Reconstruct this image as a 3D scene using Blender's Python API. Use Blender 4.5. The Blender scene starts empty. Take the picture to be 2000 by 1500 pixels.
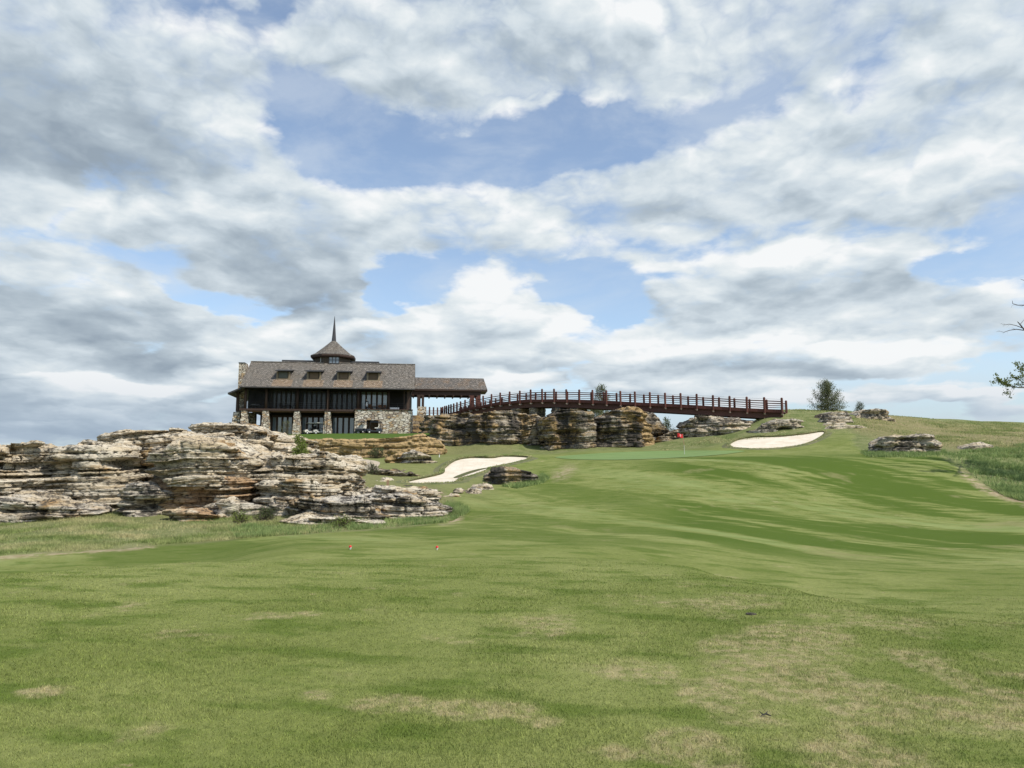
import bpy, bmesh, math, random
import numpy as np
from mathutils import Vector, Matrix

random.seed(7)
RNG = np.random.default_rng(11)
SC = bpy.context.scene
COL = SC.collection
R = math.radians

# ------------------------------------------------------------------ camera
F = 1440.0                      # focal length in pixels of the 2000 px wide photograph
PITCH = R(7.125)
CAMZ = 1.6
SP, CP = math.sin(PITCH), math.cos(PITCH)
cam_d = bpy.data.cameras.new('camera')
cam_d.sensor_width = 36.0
cam_d.lens = 36.0 * F / 2000.0
cam_d.clip_start = 0.1
cam_d.clip_end = 6000
cam = bpy.data.objects.new('camera', cam_d)
cam.location = (0, 0, CAMZ)
cam.rotation_euler = (R(90) + PITCH, 0, 0)
COL.objects.link(cam)
SC.camera = cam

# ------------------------------------------------------------------ light, exposure
SUN_ELEV = 52.0
SUN_AZ = 128.0                  # clockwise from +Y (the view direction): behind the right shoulder
SC.view_settings.view_transform = 'Standard'
SC.view_settings.look = 'None'
SC.view_settings.exposure = 0.0
SC.view_settings.gamma = 1.0
sun_d = bpy.data.lights.new('sun', 'SUN')
sun_d.energy = 4.4
sun_d.angle = R(0.5)
sun_d.color = (1.0, 0.945, 0.85)
sun = bpy.data.objects.new('sun', sun_d)
sdir = Vector((math.sin(R(SUN_AZ)) * math.cos(R(SUN_ELEV)), math.cos(R(SUN_AZ)) * math.cos(R(SUN_ELEV)), math.sin(R(SUN_ELEV))))
sun.rotation_euler = sdir.to_track_quat('Z', 'Y').to_euler()
sun.location = (60, -40, 90)
COL.objects.link(sun)


def ray(px, py):
    yc = (750.0 - py) / F
    return ((px - 1000.0) / F, CP - yc * SP, SP + yc * CP)


def at(px, py, Y):
    d = ray(px, py)
    t = Y / d[1]
    return Vector((d[0] * t, Y, CAMZ + d[2] * t))


# ------------------------------------------------------------------ sky
class NT:
    """tiny helper for writing node trees"""
    def __init__(self, tree):
        self.t = tree
        self.n = tree.nodes
        self.l = tree.links

    def new(self, typ, **kw):
        nd = self.n.new(typ)
        for k, v in kw.items():
            setattr(nd, k, v)
        return nd

    def put(self, sock, v):
        if v is None:
            return
        if isinstance(v, bpy.types.NodeSocket):
            self.l.new(v, sock)
        elif isinstance(v, (tuple, list)):
            if len(v) == 3 and sock.type == 'RGBA':
                v = (*v, 1)
            sock.default_value = v
        else:
            sock.default_value = v

    def m(self, op, a=None, b=None, c=None, clamp=False):
        nd = self.new('ShaderNodeMath', operation=op, use_clamp=clamp)
        for i, v in enumerate((a, b, c)):
            self.put(nd.inputs[i], v)
        return nd.outputs[0]

    def vm(self, op, a=None, b=None, out=0):
        nd = self.new('ShaderNodeVectorMath', operation=op)
        self.put(nd.inputs[0], a)
        self.put(nd.inputs[1], b)
        return nd.outputs[out]

    def ss(self, v, a, b, lo=0.0, hi=1.0, lin=False):
        nd = self.new('ShaderNodeMapRange', interpolation_type='LINEAR' if lin else 'SMOOTHSTEP')
        self.put(nd.inputs[0], v)
        for i, x in enumerate((a, b, lo, hi)):
            self.put(nd.inputs[i + 1], x)
        return nd.outputs[0]

    def mix(self, f, a, b, blend='MIX'):
        nd = self.new('ShaderNodeMix', data_type='RGBA', blend_type=blend)
        self.put(nd.inputs[0], f)
        self.put(nd.inputs[6], a)
        self.put(nd.inputs[7], b)
        return nd.outputs[2]

    def noise(self, vec, scale, detail=4.0, rough=0.5, dist=0.0, out=0):
        nd = self.new('ShaderNodeTexNoise')
        nd.noise_dimensions = '3D'
        self.put(nd.inputs['Vector'], vec)
        nd.inputs['Scale'].default_value = scale
        nd.inputs['Detail'].default_value = detail
        nd.inputs['Roughness'].default_value = rough
        nd.inputs['Distortion'].default_value = dist
        return nd.outputs[out]

    def sep(self, v):
        nd = self.new('ShaderNodeSeparateXYZ')
        self.put(nd.inputs[0], v)
        return nd.outputs

    def comb(self, x=0.0, y=0.0, z=0.0):
        nd = self.new('ShaderNodeCombineXYZ')
        for i, v in enumerate((x, y, z)):
            self.put(nd.inputs[i], v)
        return nd.outputs[0]

    def rmap(self, v, rot, scale):
        return self.mapping(self.mapping(v, rot=(0, 0, R(rot))), scale=scale)

    def mapping(self, v, loc=(0, 0, 0), rot=(0, 0, 0), scale=(1, 1, 1)):
        nd = self.new('ShaderNodeMapping')
        self.put(nd.inputs[0], v)
        nd.inputs[1].default_value = loc
        nd.inputs[2].default_value = rot
        nd.inputs[3].default_value = scale
        return nd.outputs[0]


# cloud banks: direction of the middle and size are given in pixels of the photograph (1440 px = 1 rad), then
# how much cloud stands there (negative: a gap of blue) and how dark (-1) or sunlit (+1) its own body is
CLOUDS = [
    (180, 90, 420, 170, 0.95, -0.25), (330, 285, 240, 100, 0.9, -0.35), (440, 300, 115, 85, 0.55, 0.75), (60, 400, 100, 85, 0.9, 0.35), (60, 240, 260, 110, 0.8, -0.9), (400, 345, 150, 40, 0.5, -0.9),
    (950, 60, 400, 120, 0.85, -0.1), (690, 140, 190, 70, 0.6, 0.25), (900, 200, 190, 60, 0.6, 0.2), (1030, 80, 130, 70, 0.3, -0.7), (1300, 80, 260, 120, 0.75, 0.25), (1720, 40, 330, 100, 0.65, -0.25),
    (1930, 110, 150, 100, 0.7, 0.1), (1380, 320, 260, 80, 0.7, 0.15), (1720, 270, 260, 100, 0.8, 0.2), (1620, 390, 380, 60, 0.75, 0.1), (1900, 340, 150, 110, 0.6, 0.15), (1200, 390, 260, 70, 0.5, 0.1),
    (1650, 215, 110, 60, 0.5, 0.3), (1800, 240, 200, 60, 0.3, -0.5), (290, 410, 170, 60, 0.95, 0.45), (560, 420, 240, 75, 0.9, 0.15), (860, 400, 220, 80, 0.9, 0.45), (500, 500, 240, 70, 0.85, -0.75),
    (620, 565, 150, 60, 0.85, -0.9), (1000, 450, 120, 60, 0.6, 0.2), (680, 520, 90, 45, 0.5, 0.6), (800, 470, 200, 40, 0.4, -0.6), (110, 535, 110, 50, 0.95, 0.45), (240, 560, 90, 35, 0.7, 0.1),
    (60, 610, 190, 40, 0.7, -0.95), (290, 615, 130, 38, 0.9, -0.15), (130, 660, 280, 46, 0.9, -0.45), (330, 690, 190, 39, 0.97, -0.2), (60, 690, 90, 33, 0.97, 0.85), (200, 690, 60, 24, 0.85, 0.95),
    (120, 750, 200, 32, 0.79, -0.1), (330, 640, 200, 29, 0.36, -0.6), (200, 790, 120, 18, 0.97, 0.2), (400, 740, 60, 21, 0.85, 0.95), (940, 580, 120, 65, 0.95, 0.4), (880, 640, 230, 46, 0.96, 0.0),
    (760, 660, 130, 32, 0.84, 0.85), (520, 650, 120, 40, 0.96, 0.55), (1000, 660, 160, 46, 0.84, 0.3), (980, 745, 100, 26, 1.21, 0.85), (900, 700, 170, 33, 0.85, 0.25), (680, 600, 35, 28, 0.6, 0.5),
    (1440, 560, 190, 60, 1.0, 0.35), (1600, 520, 140, 50, 1.0, 0.3), (1490, 610, 250, 40, 0.85, -0.55), (1750, 520, 120, 50, 0.8, -0.15), (1660, 570, 120, 40, 0.6, -0.2), (1860, 590, 200, 45, 0.6, 0.1),
    (1720, 620, 120, 30, 0.5, 0.2), (1330, 690, 200, 43, 1.15, 0.3), (1560, 680, 210, 34, 1.14, 0.65), (1500, 715, 300, 32, 1.21, -0.2), (1720, 700, 130, 34, 1.33, 0.75), (1200, 650, 110, 34, 0.72, 0.65),
    (1330, 752, 200, 21, 1.09, 0.5), (1500, 765, 80, 16, 0.85, 0.75), (1920, 640, 150, 46, 0.6, 0.65), (1770, 770, 90, 16, 0.97, 0.65), (1960, 795, 60, 18, 0.97, 0.75), (1150, 730, 90, 21, 0.73, 0.65),
    (1250, 490, 230, 45, 0.45, 0.1), (1060, 610, 90, 40, 0.5, 0.2), (650, 265, 154, 90, -0.68, 0), (528, 60, 42, 80, -0.68, 0), (860, 310, 264, 40, -0.85, 0), (1300, 240, 110, 45, -0.59, 0),
    (1710, 165, 88, 45, -0.68, 0), (190, 340, 66, 26, -1.02, 0), (1110, 270, 154, 55, -0.77, 0), (1200, 550, 150, 32, -0.9, 0), (770, 560, 50, 50, -0.9, 0), (350, 520, 50, 50, -0.7, 0),
    (1910, 510, 130, 32, -0.8, 0), (440, 610, 70, 30, -0.7, 0), (1180, 600, 60, 60, -0.6, 0), (1880, 720, 130, 40, -0.5, 0), (145, 385, 24, 50, -0.85, 0), (1640, 640, 80, 18, -0.6, 0),
    (1500, 450, 90, 25, -0.3, 0), (1000, 230, 220, 20, -0.26, 0), (560, 800, 90, 14, 0.85, 0.8), (300, 770, 110, 15, 0.95, 0.25), (60, 770, 90, 15, 0.85, 0.7), (230, 815, 90, 12, 0.95, 0.8),
    (90, 830, 70, 10, 0.85, 0.7), (1650, 690, 60, 23, 0.85, 0.6), (1700, 790, 60, 12, 0.85, 0.7), (1870, 770, 80, 14, 0.85, 0.7), (1960, 760, 50, 12, 0.75, 0.7), (420, 700, 60, 16, 0.85, 0.6),
    (1090, 700, 60, 18, 0.75, 0.5), (1030, 735, 70, 16, 0.95, 0.7), (180, 700, 400, 138, 0.8, -0.5), (60, 800, 300, 69, 0.75, -0.45), (820, 690, 260, 57, 0.65, -0.15), (1550, 700, 380, 69, 0.6, -0.05),
    (1300, 640, 130, 35, 0.6, 0.5), (215, 760, 90, 18, 1.05, 1.0), (120, 745, 70, 16, 0.95, 0.9), (330, 760, 60, 16, 0.95, 0.9), (480, 735, 60, 18, 1.05, 1.0), (60, 845, 100, 14, 0.95, 0.15),
    (330, 810, 120, 14, 0.85, 0.15), (1600, 500, 60, 26, 0.5, 1.0), (1330, 570, 70, 30, 0.5, 1.0), (110, 515, 60, 30, 0.5, 1.0), (940, 545, 60, 32, 0.5, 1.0), (280, 600, 60, 20, 0.5, 1.0),
    (420, 280, 70, 60, 0.4, 1.0), (880, 370, 120, 35, 0.4, 0.9), (250, 380, 110, 35, 0.4, 0.9), (700, 330, 132, 40, -0.51, 0), (600, 200, 66, 60, -0.42, 0), (1020, 310, 110, 50, -0.34, 0),
    (480, 600, 60, 22, -0.5, 0), (1130, 560, 100, 40, -0.4, 0), (1440, 215, 66, 30, -0.34, 0), (60, 460, 70, 25, -0.4, 0), (1350, 480, 120, 20, -0.35, 0), (560, 765, 60, 12, 0.8, 0.9),
    (1180, 760, 70, 11, 0.8, 0.8), (1080, 780, 60, 9, 0.7, 0.8), (1420, 790, 90, 9, 0.7, 0.8), (1580, 780, 60, 9, 0.7, 0.8), (1850, 745, 70, 12, 0.8, 0.8), (700, 640, 60, 16, 0.6, 0.9),
    (620, 230, 120, 90, -.35, 0), (1250, 270, 120, 40, -.3, 0), (1180, 590, 90, 60, -.3, 0), (760, 575, 60, 50, -.3, 0), (420, 590, 80, 30, -.35, 0), (1700, 170, 100, 45, -.3, 0), (1930, 510, 120, 35, -.3, 0), (1000, 160, 60, 40, -.2, 0), (1150, 680, 60, 40, -.4, 0), (1900, 720, 120, 30, -.3, 0), (170, 370, 40, 50, -.4, 0),
]


def sky_dir(px, py):
    d = Vector(ray(px, py)).normalized()
    return math.atan2(d.x, d.y), math.asin(d.z)


def blob_sum(g, vec, lst):
    # each ellipse rides on the sum so far (as z, scaled by 0), so the shader compiler works them off one by one
    s = g.sep(vec)
    tot, lit, run = 0.0, 0.0, 0.0
    for (px, py, rx, ry, w, bias) in lst:
        a, e = sky_dir(px, py)
        sx, sy = F / (rx * 1.3), F / (ry * 1.3)
        vin = g.comb(s[0], s[1], run)
        nd = g.new('ShaderNodeVectorMath', operation='MULTIPLY_ADD')
        g.put(nd.inputs[0], vin)
        nd.inputs[1].default_value = (sx, sy, 0)
        nd.inputs[2].default_value = (-a * sx, -e * sy, 0)
        r2 = g.vm('DOT_PRODUCT', nd.outputs[0], nd.outputs[0], out=1)
        k = g.m('SUBTRACT', 1.0, r2, clamp=True)
        tot = g.m('MULTIPLY_ADD', k, w, tot)
        run = tot
        if w > 0:
            up = g.m('ADD', g.vm('DOT_PRODUCT', nd.outputs[0], (0.35, 0.9, 0.0), out=1), bias)
            lit = g.m('MULTIPLY_ADD', g.m('MULTIPLY', k, w), up, lit)
            run = g.m('ADD', tot, lit)
    return tot, lit


def build_world():
    w = bpy.data.worlds.new('World')
    SC.world = w
    w.use_nodes = True
    w.cycles.sampling_method = 'MANUAL'
    w.cycles.sample_map_resolution = 256
    g = NT(w.node_tree)
    g.n.clear()
    def group(name, fn, outs):
        ng = bpy.data.node_groups.new(name, 'ShaderNodeTree')
        ng.interface.new_socket('P', in_out='INPUT', socket_type='NodeSocketVector')
        for o in outs:
            ng.interface.new_socket(o, in_out='OUTPUT', socket_type='NodeSocketFloat')
        d = NT(ng)
        gi, go = d.new('NodeGroupInput'), d.new('NodeGroupOutput')
        for i, v in enumerate(fn(d, gi.outputs[0])):
            d.l.new(v, go.inputs[i])
        return ng

    def skew(d, P):
        s = d.sep(P)
        lg = d.m('LOGARITHM', d.m('ADD', d.m('MAXIMUM', s[1], -0.05), 0.30), math.e)
        return d.comb(s[0], d.m('MULTIPLY_ADD', s[1], 0.45, lg), 0.0), s

    def blobs_fn(d, P):
        Q, s = skew(d, P)
        warp = d.vm('SUBTRACT', d.noise(Q, 6.0, 5.0, 0.55, out=1), (0.5, 0.5, 0.5))
        Pw = d.vm('ADD', P, d.vm('MULTIPLY', warp, (0.17, 0.085, 0.0)))
        tot, lit = blob_sum(d, Pw, CLOUDS)
        return [d.m('MINIMUM', tot, 1.1), lit]

    def noise_fn(d, P):
        Q, s = skew(d, P)
        warp = d.vm('SUBTRACT', d.noise(Q, 9.0, 3.0, 0.5, out=1), (0.5, 0.5, 0.5))
        Q2 = d.vm('ADD', Q, d.vm('MULTIPLY', warp, (0.07, 0.05, 0.0)))
        n1 = d.noise(Q2, 6.5, 10.0, 0.57)
        b1 = d.m('ABSOLUTE', d.m('SUBTRACT', d.noise(Q2, 11.0, 1.0, 0.4), 0.5))
        b2 = d.m('ABSOLUTE', d.m('SUBTRACT', d.noise(Q2, 27.0, 3.0, 0.5), 0.5))
        bil = d.m('ADD', d.m('MULTIPLY', b1, 1.3), d.m('MULTIPLY', b2, 0.7))
        low = d.ss(s[1], 0.03, 0.30, 0.75, 1.0)
        D = d.m('ADD', d.m('MULTIPLY', d.m('SUBTRACT', n1, 0.52), 1.9), d.m('SUBTRACT', bil, 0.19))
        D = d.m('MULTIPLY', D, low)
        S = d.m('ADD', d.noise(Q2, 6.0, 2.0, 0.45), d.m('MULTIPLY', bil, 0.45))
        return [D, S]
    gb = group('cloud_banks', blobs_fn, ['B', 'L'])
    gn = group('cloud_billows', noise_fn, ['N', 'S'])

    tc = g.new('ShaderNodeTexCoord')
    v = g.sep(tc.outputs['Generated'])
    az = g.m('ARCTAN2', v[0], v[1])
    el = g.m('ARCSINE', v[2])
    P = g.comb(az, el, 0.0)

    def use(ng, vec):
        nd = g.new('ShaderNodeGroup')
        nd.node_tree = ng
        g.l.new(vec, nd.inputs[0])
        return nd.outputs
    B, L = use(gb, P)
    N0, S0 = use(gn, P)
    N1, S1 = use(gn, g.vm('ADD', P, (0.010, 0.026, 0.0)))
    D0 = g.m('ADD', g.m('MULTIPLY', B, 0.62), N0)
    alpha = g.ss(D0, g.ss(el, 0.15, 0.40, 0.02, -0.03), g.ss(el, 0.15, 0.40, 0.46, 0.60))
    alpha = g.m('POWER', alpha, 0.8)
    rim = g.m('MULTIPLY', g.ss(D0, 0.05, 0.55, 1.0, 0.0), 0.16)
    lit = g.m('ADD', 0.62, g.m('MULTIPLY', g.m('SUBTRACT', S0, S1), 1.15))
    lit = g.m('ADD', lit, g.m('MULTIPLY', g.m('SUBTRACT', N0, N1), 0.16))
    lit = g.m('ADD', g.m('ADD', lit, rim), g.m('MULTIPLY', L, 0.34))
    ramp = g.new('ShaderNodeValToRGB')
    g.l.new(lit, ramp.inputs[0])
    cr = ramp.color_ramp
    cr.elements[0].position = 0.0
    cr.elements[0].color = (0.31, 0.38, 0.455, 1)
    cr.elements[1].position = 1.0
    cr.elements[1].color = (0.92, 0.94, 0.95, 1)
    for p, c in ((0.35, (0.45, 0.53, 0.60)), (0.62, (0.63, 0.71, 0.77)), (0.82, (0.77, 0.83, 0.86))):
        e = cr.elements.new(p)
        e.color = (*c, 1)
    sky = g.new('ShaderNodeTexSky', sky_type='NISHITA')
    sky.sun_disc = False
    sky.sun_elevation = R(SUN_ELEV)
    sky.sun_rotation = R(SUN_AZ)
    sky.altitude = 300
    sky.air_density = 1.0
    sky.dust_density = 1.2
    sky.ozone_density = 1.5
    STR = 0.10
    blue = g.vm('MULTIPLY', sky.outputs[0], (1.95, 1.92, 1.85))
    # thin veil of high cloud
    veil = g.ss(g.noise(g.comb(az, g.m('MULTIPLY', el, 2.2), 3.0), 5.0, 7.0, 0.6, 0.4), 0.38, 0.72, 0.10, 0.46)
    cl = g.vm('MULTIPLY', ramp.outputs[0], (1 / STR, 1 / STR, 1 / STR))
    c = g.mix(veil, blue, (7.0, 7.7, 8.4))
    c = g.mix(alpha, c, cl)
    # hazy band low over the horizon
    c = g.mix(g.ss(el, 0.02, 0.15, 0.6, 0.0), c, (3.7, 4.75, 6.1))
    bg = g.new('ShaderNodeBackground')
    g.l.new(c, bg.inputs[0])
    bg.inputs[1].default_value = STR
    out = g.new('ShaderNodeOutputWorld')
    g.l.new(bg.outputs[0], out.inputs[0])


build_world()

# ------------------------------------------------------------------ numeric noise
def _hash(ix, iy, iz, seed=0):
    h = (ix.astype(np.int64) * 374761393 + iy.astype(np.int64) * 668265263 + iz.astype(np.int64) * 2147483647 + seed * 974634721) & 0xFFFFFFFF
    h = ((h ^ (h >> 13)) * 1274126177) & 0xFFFFFFFF
    h = ((h ^ (h >> 16)) * 2246822519) & 0xFFFFFFFF
    h = h ^ (h >> 15)
    return (h & 0xFFFFFF) / float(0xFFFFFF)


def vnoise(x, y, z, seed=0):
    x, y, z = np.broadcast_arrays(np.asarray(x, float), np.asarray(y, float), np.asarray(z, float))
    ix, iy, iz = np.floor(x), np.floor(y), np.floor(z)
    fx, fy, fz = x - ix, y - iy, z - iz
    fx, fy, fz = (f * f * (3 - 2 * f) for f in (fx, fy, fz))
    out = 0
    for dx in (0, 1):
        wx = fx if dx else 1 - fx
        for dy in (0, 1):
            wy = fy if dy else 1 - fy
            for dz in (0, 1):
                wz = fz if dz else 1 - fz
                out = out + wx * wy * wz * _hash(ix + dx, iy + dy, iz + dz, seed)
    return out * 2 - 1


def fbm(x, y, z, oct=4, seed=0, gain=0.5):
    a, f, s = 1.0, 1.0, 0
    for o in range(oct):
        s = s + a * vnoise(np.asarray(x) * f, np.asarray(y) * f, np.asarray(z) * f, seed + o * 17)
        a *= gain
        f *= 2.03
    return s


def pchip(xs, ys, xq):
    xs, ys, xq = np.asarray(xs, float), np.asarray(ys, float), np.asarray(xq, float)
    h = np.diff(xs)
    dl = np.diff(ys) / h
    m = np.zeros(len(xs))
    m[0], m[-1] = dl[0], dl[-1]
    for i in range(1, len(xs) - 1):
        if dl[i - 1] * dl[i] > 0:
            w1, w2 = 2 * h[i] + h[i - 1], h[i] + 2 * h[i - 1]
            m[i] = (w1 + w2) / (w1 / dl[i - 1] + w2 / dl[i])
    xc = np.clip(xq, xs[0], xs[-1])
    i = np.clip(np.searchsorted(xs, xc) - 1, 0, len(xs) - 2)
    t = (xc - xs[i]) / h[i]
    t2, t3 = t * t, t * t * t
    return (2 * t3 - 3 * t2 + 1) * ys[i] + (t3 - 2 * t2 + t) * h[i] * m[i] + (-2 * t3 + 3 * t2) * ys[i + 1] + (t3 - t2) * h[i] * m[i + 1]


def in_poly(x, y, poly):
    x, y = np.asarray(x), np.asarray(y)
    res = np.zeros(x.shape, bool)
    n = len(poly)
    for i in range(n):
        x0, y0 = poly[i]
        x1, y1 = poly[(i + 1) % n]
        if y0 == y1:
            continue
        c = ((y0 > y) != (y1 > y)) & (x < (x1 - x0) * (y - y0) / (y1 - y0) + x0)
        res ^= c
    return res


# ------------------------------------------------------------------ object helpers
def tag(o, label=None, cat=None, group=None, kind=None):
    if label:
        o['label'] = label
    if cat:
        o['category'] = cat
    if group:
        o['group'] = group
    if kind:
        o['kind'] = kind
    return o


def empty(name, loc=(0, 0, 0), rz=0.0):
    o = bpy.data.objects.new(name, None)
    o.empty_display_size = 0.3
    o.location = loc
    o.rotation_euler = (0, 0, rz)
    COL.objects.link(o)
    return o


def link(name, me, mats, parent=None, loc=(0, 0, 0)):
    o = bpy.data.objects.new(name, me)
    COL.objects.link(o)
    if not isinstance(mats, (list, tuple)):
        mats = [mats]
    for m in mats:
        if m and m.name not in [k.name for k in me.materials if k]:
            me.materials.append(m)
    if parent:
        o.parent = parent
    o.location = loc
    return o


def mesh_np(name, co, faces, mats, parent=None, smooth=False, loc=(0, 0, 0)):
    """co: (n,3) array, faces: (m,3) or (m,4) int array, or a list of such"""
    me = bpy.data.meshes.new(name)
    fl = faces if isinstance(faces, list) else [faces]
    fl = [np.asarray(f) for f in fl if len(f)]
    me.vertices.add(len(co))
    me.vertices.foreach_set('co', np.asarray(co, np.float32).ravel())
    nl = sum(f.size for f in fl)
    npoly = sum(len(f) for f in fl)
    me.loops.add(nl)
    me.loops.foreach_set('vertex_index', np.concatenate([f.ravel() for f in fl]).astype(np.int32))
    me.polygons.add(npoly)
    st, tot = [], []
    k = 0
    for f in fl:
        st.append(k + np.arange(len(f)) * f.shape[1])
        k += f.size
    me.polygons.foreach_set('loop_start', np.concatenate(st).astype(np.int32))
    me.update(calc_edges=True)
    me.validate()
    if smooth:
        me.polygons.foreach_set('use_smooth', np.ones(len(me.polygons), bool))
    return link(name, me, mats, parent, loc)


class MB:
    """collects boxes, prisms and tubes; build() links them as ONE mesh object"""
    def __init__(self):
        self.bm = bmesh.new()

    def box(self, x0, x1, y0, y1, z0, z1):
        vs = [self.bm.verts.new((x, y, z)) for z in (z0, z1) for (x, y) in ((x0, y0), (x1, y0), (x1, y1), (x0, y1))]
        for f in ((3, 2, 1, 0), (4, 5, 6, 7), (0, 1, 5, 4), (1, 2, 6, 5), (2, 3, 7, 6), (3, 0, 4, 7)):
            self.bm.faces.new([vs[i] for i in f])
        return vs

    def hexa(self, pts):
        """8 points: bottom loop of four, then top loop of four"""
        vs = [self.bm.verts.new(p) for p in pts]
        for f in ((3, 2, 1, 0), (4, 5, 6, 7), (0, 1, 5, 4), (1, 2, 6, 5), (2, 3, 7, 6), (3, 0, 4, 7)):
            self.bm.faces.new([vs[i] for i in f])
        return vs

    def tube(self, p0, p1, r0, r1=None, n=8):
        r1 = r0 if r1 is None else r1
        p0, p1 = Vector(p0), Vector(p1)
        d = (p1 - p0)
        if d.length < 1e-6:
            return
        d.normalize()
        a = d.cross(Vector((0, 0, 1)))
        if a.length < 1e-3:
            a = Vector((1, 0, 0))
        a.normalize()
        b = d.cross(a)
        la, lb = [], []
        for i in range(n):
            t = 2 * math.pi * i / n
            u = a * math.cos(t) + b * math.sin(t)
            la.append(self.bm.verts.new(p0 + u * r0))
            lb.append(self.bm.verts.new(p1 + u * r1))
        for i in range(n):
            j = (i + 1) % n
            self.bm.faces.new((la[i], la[j], lb[j], lb[i]))
        self.bm.faces.new(la[::-1])
        self.bm.faces.new(lb)

    def path(self, pts, radii, n=6):
        for i in range(len(pts) - 1):
            self.tube(pts[i], pts[i + 1], radii[i], radii[i + 1], n)

    def prism(self, poly, axis, a, b):
        """poly: 2D outline, extruded along axis ('x': (y,z) outline, 'y': (x,z), 'z': (x,y))"""
        def p(q, t):
            return {'x': (t, q[0], q[1]), 'y': (q[0], t, q[1]), 'z': (q[0], q[1], t)}[axis]
        la = [self.bm.verts.new(p(q, a)) for q in poly]
        lb = [self.bm.verts.new(p(q, b)) for q in poly]
        n = len(poly)
        for i in range(n):
            j = (i + 1) % n
            self.bm.faces.new((la[i], la[j], lb[j], lb[i]))
        self.bm.faces.new(la[::-1])
        self.bm.faces.new(lb)

    def build(self, name, mat, parent=None, loc=(0, 0, 0), bevel=0.0, smooth=False):
        bmesh.ops.recalc_face_normals(self.bm, faces=self.bm.faces)
        if bevel:
            bmesh.ops.bevel(self.bm, geom=list(self.bm.edges), offset=bevel, segments=2, affect='EDGES', profile=0.5)
        me = bpy.data.meshes.new(name)
        self.bm.to_mesh(me)
        self.bm.free()
        if smooth:
            me.polygons.foreach_set('use_smooth', np.ones(len(me.polygons), bool))
        return link(name, me, mat, parent, loc)


# ------------------------------------------------------------------ materials
def mat_new(name):
    m = bpy.data.materials.new(name)
    m.use_nodes = True
    g = NT(m.node_tree)
    bsdf = g.n['Principled BSDF']
    bsdf.inputs['Roughness'].default_value = 0.8
    bsdf.inputs['Specular IOR Level'].default_value = 0.3
    return m, g, bsdf


def bump(g, bsdf, h, strength=0.5, dist=0.02):
    nd = g.new('ShaderNodeBump')
    nd.inputs['Strength'].default_value = strength
    nd.inputs['Distance'].default_value = dist
    g.l.new(h, nd.inputs['Height'])
    g.l.new(nd.outputs[0], bsdf.inputs['Normal'])


def simple_mat(name, col, rough=0.7, var=0.15, scale=6.0, spec=0.3, stretch=(1, 1, 1)):
    m, g, b = mat_new(name)
    tc = g.new('ShaderNodeTexCoord')
    n = g.noise(g.mapping(tc.outputs['Object'], scale=stretch), scale, 5, 0.6)
    oi = g.new('ShaderNodeObjectInfo')
    f = g.m('MULTIPLY', g.ss(n, 0.25, 0.75, 1 - var, 1 + var, lin=True), g.ss(oi.outputs['Random'], 0, 1, 1 - var * .7, 1 + var * .7, lin=True))
    c = g.vm('SCALE', (*col,))
    nd = c.node
    g.put(nd.inputs[3], f)
    g.l.new(c, b.inputs['Base Color'])
    b.inputs['Roughness'].default_value = rough
    b.inputs['Specular IOR Level'].default_value = spec
    bump(g, b, n, 0.25, 0.01)
    return m


def attr(g, name):
    nd = g.new('ShaderNodeAttribute')
    nd.attribute_name = name
    return nd.outputs['Fac']


# worn places on the tee: pixel of the middle, half sizes in pixels, strength
WORN = [(1480, 1280, 150, 70, 1.0), (1560, 1230, 130, 25, .7), (1420, 1345, 110, 50, .8), (1360, 1440, 110, 60, 1.0), (1850, 1300, 60, 60, .9), (1900, 1365, 110, 35, .9), (1990, 1340, 40, 22, 1.6), (1640, 1330, 160, 60, .6), (1700, 1440, 150, 50, .7), (1250, 1290, 90, 30, .5), (300, 1400, 110, 25, .6), (350, 1230, 120, 14, .7), (1450, 1170, 120, 14, .6),
        (760, 1352, 120, 22, 1.2), (930, 1362, 140, 24, 1.2), (540, 1190, 110, 12, 1.1), (90, 1332, 70, 14, 1.2), (1210, 1440, 120, 26, .9), (620, 1335, 50, 14, 1.0), (1060, 1390, 70, 20, .8), (180, 1490, 60, 20, 1.0), (1050, 1215, 140, 24, .6), (720, 1395, 90, 20, .6)]


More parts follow.
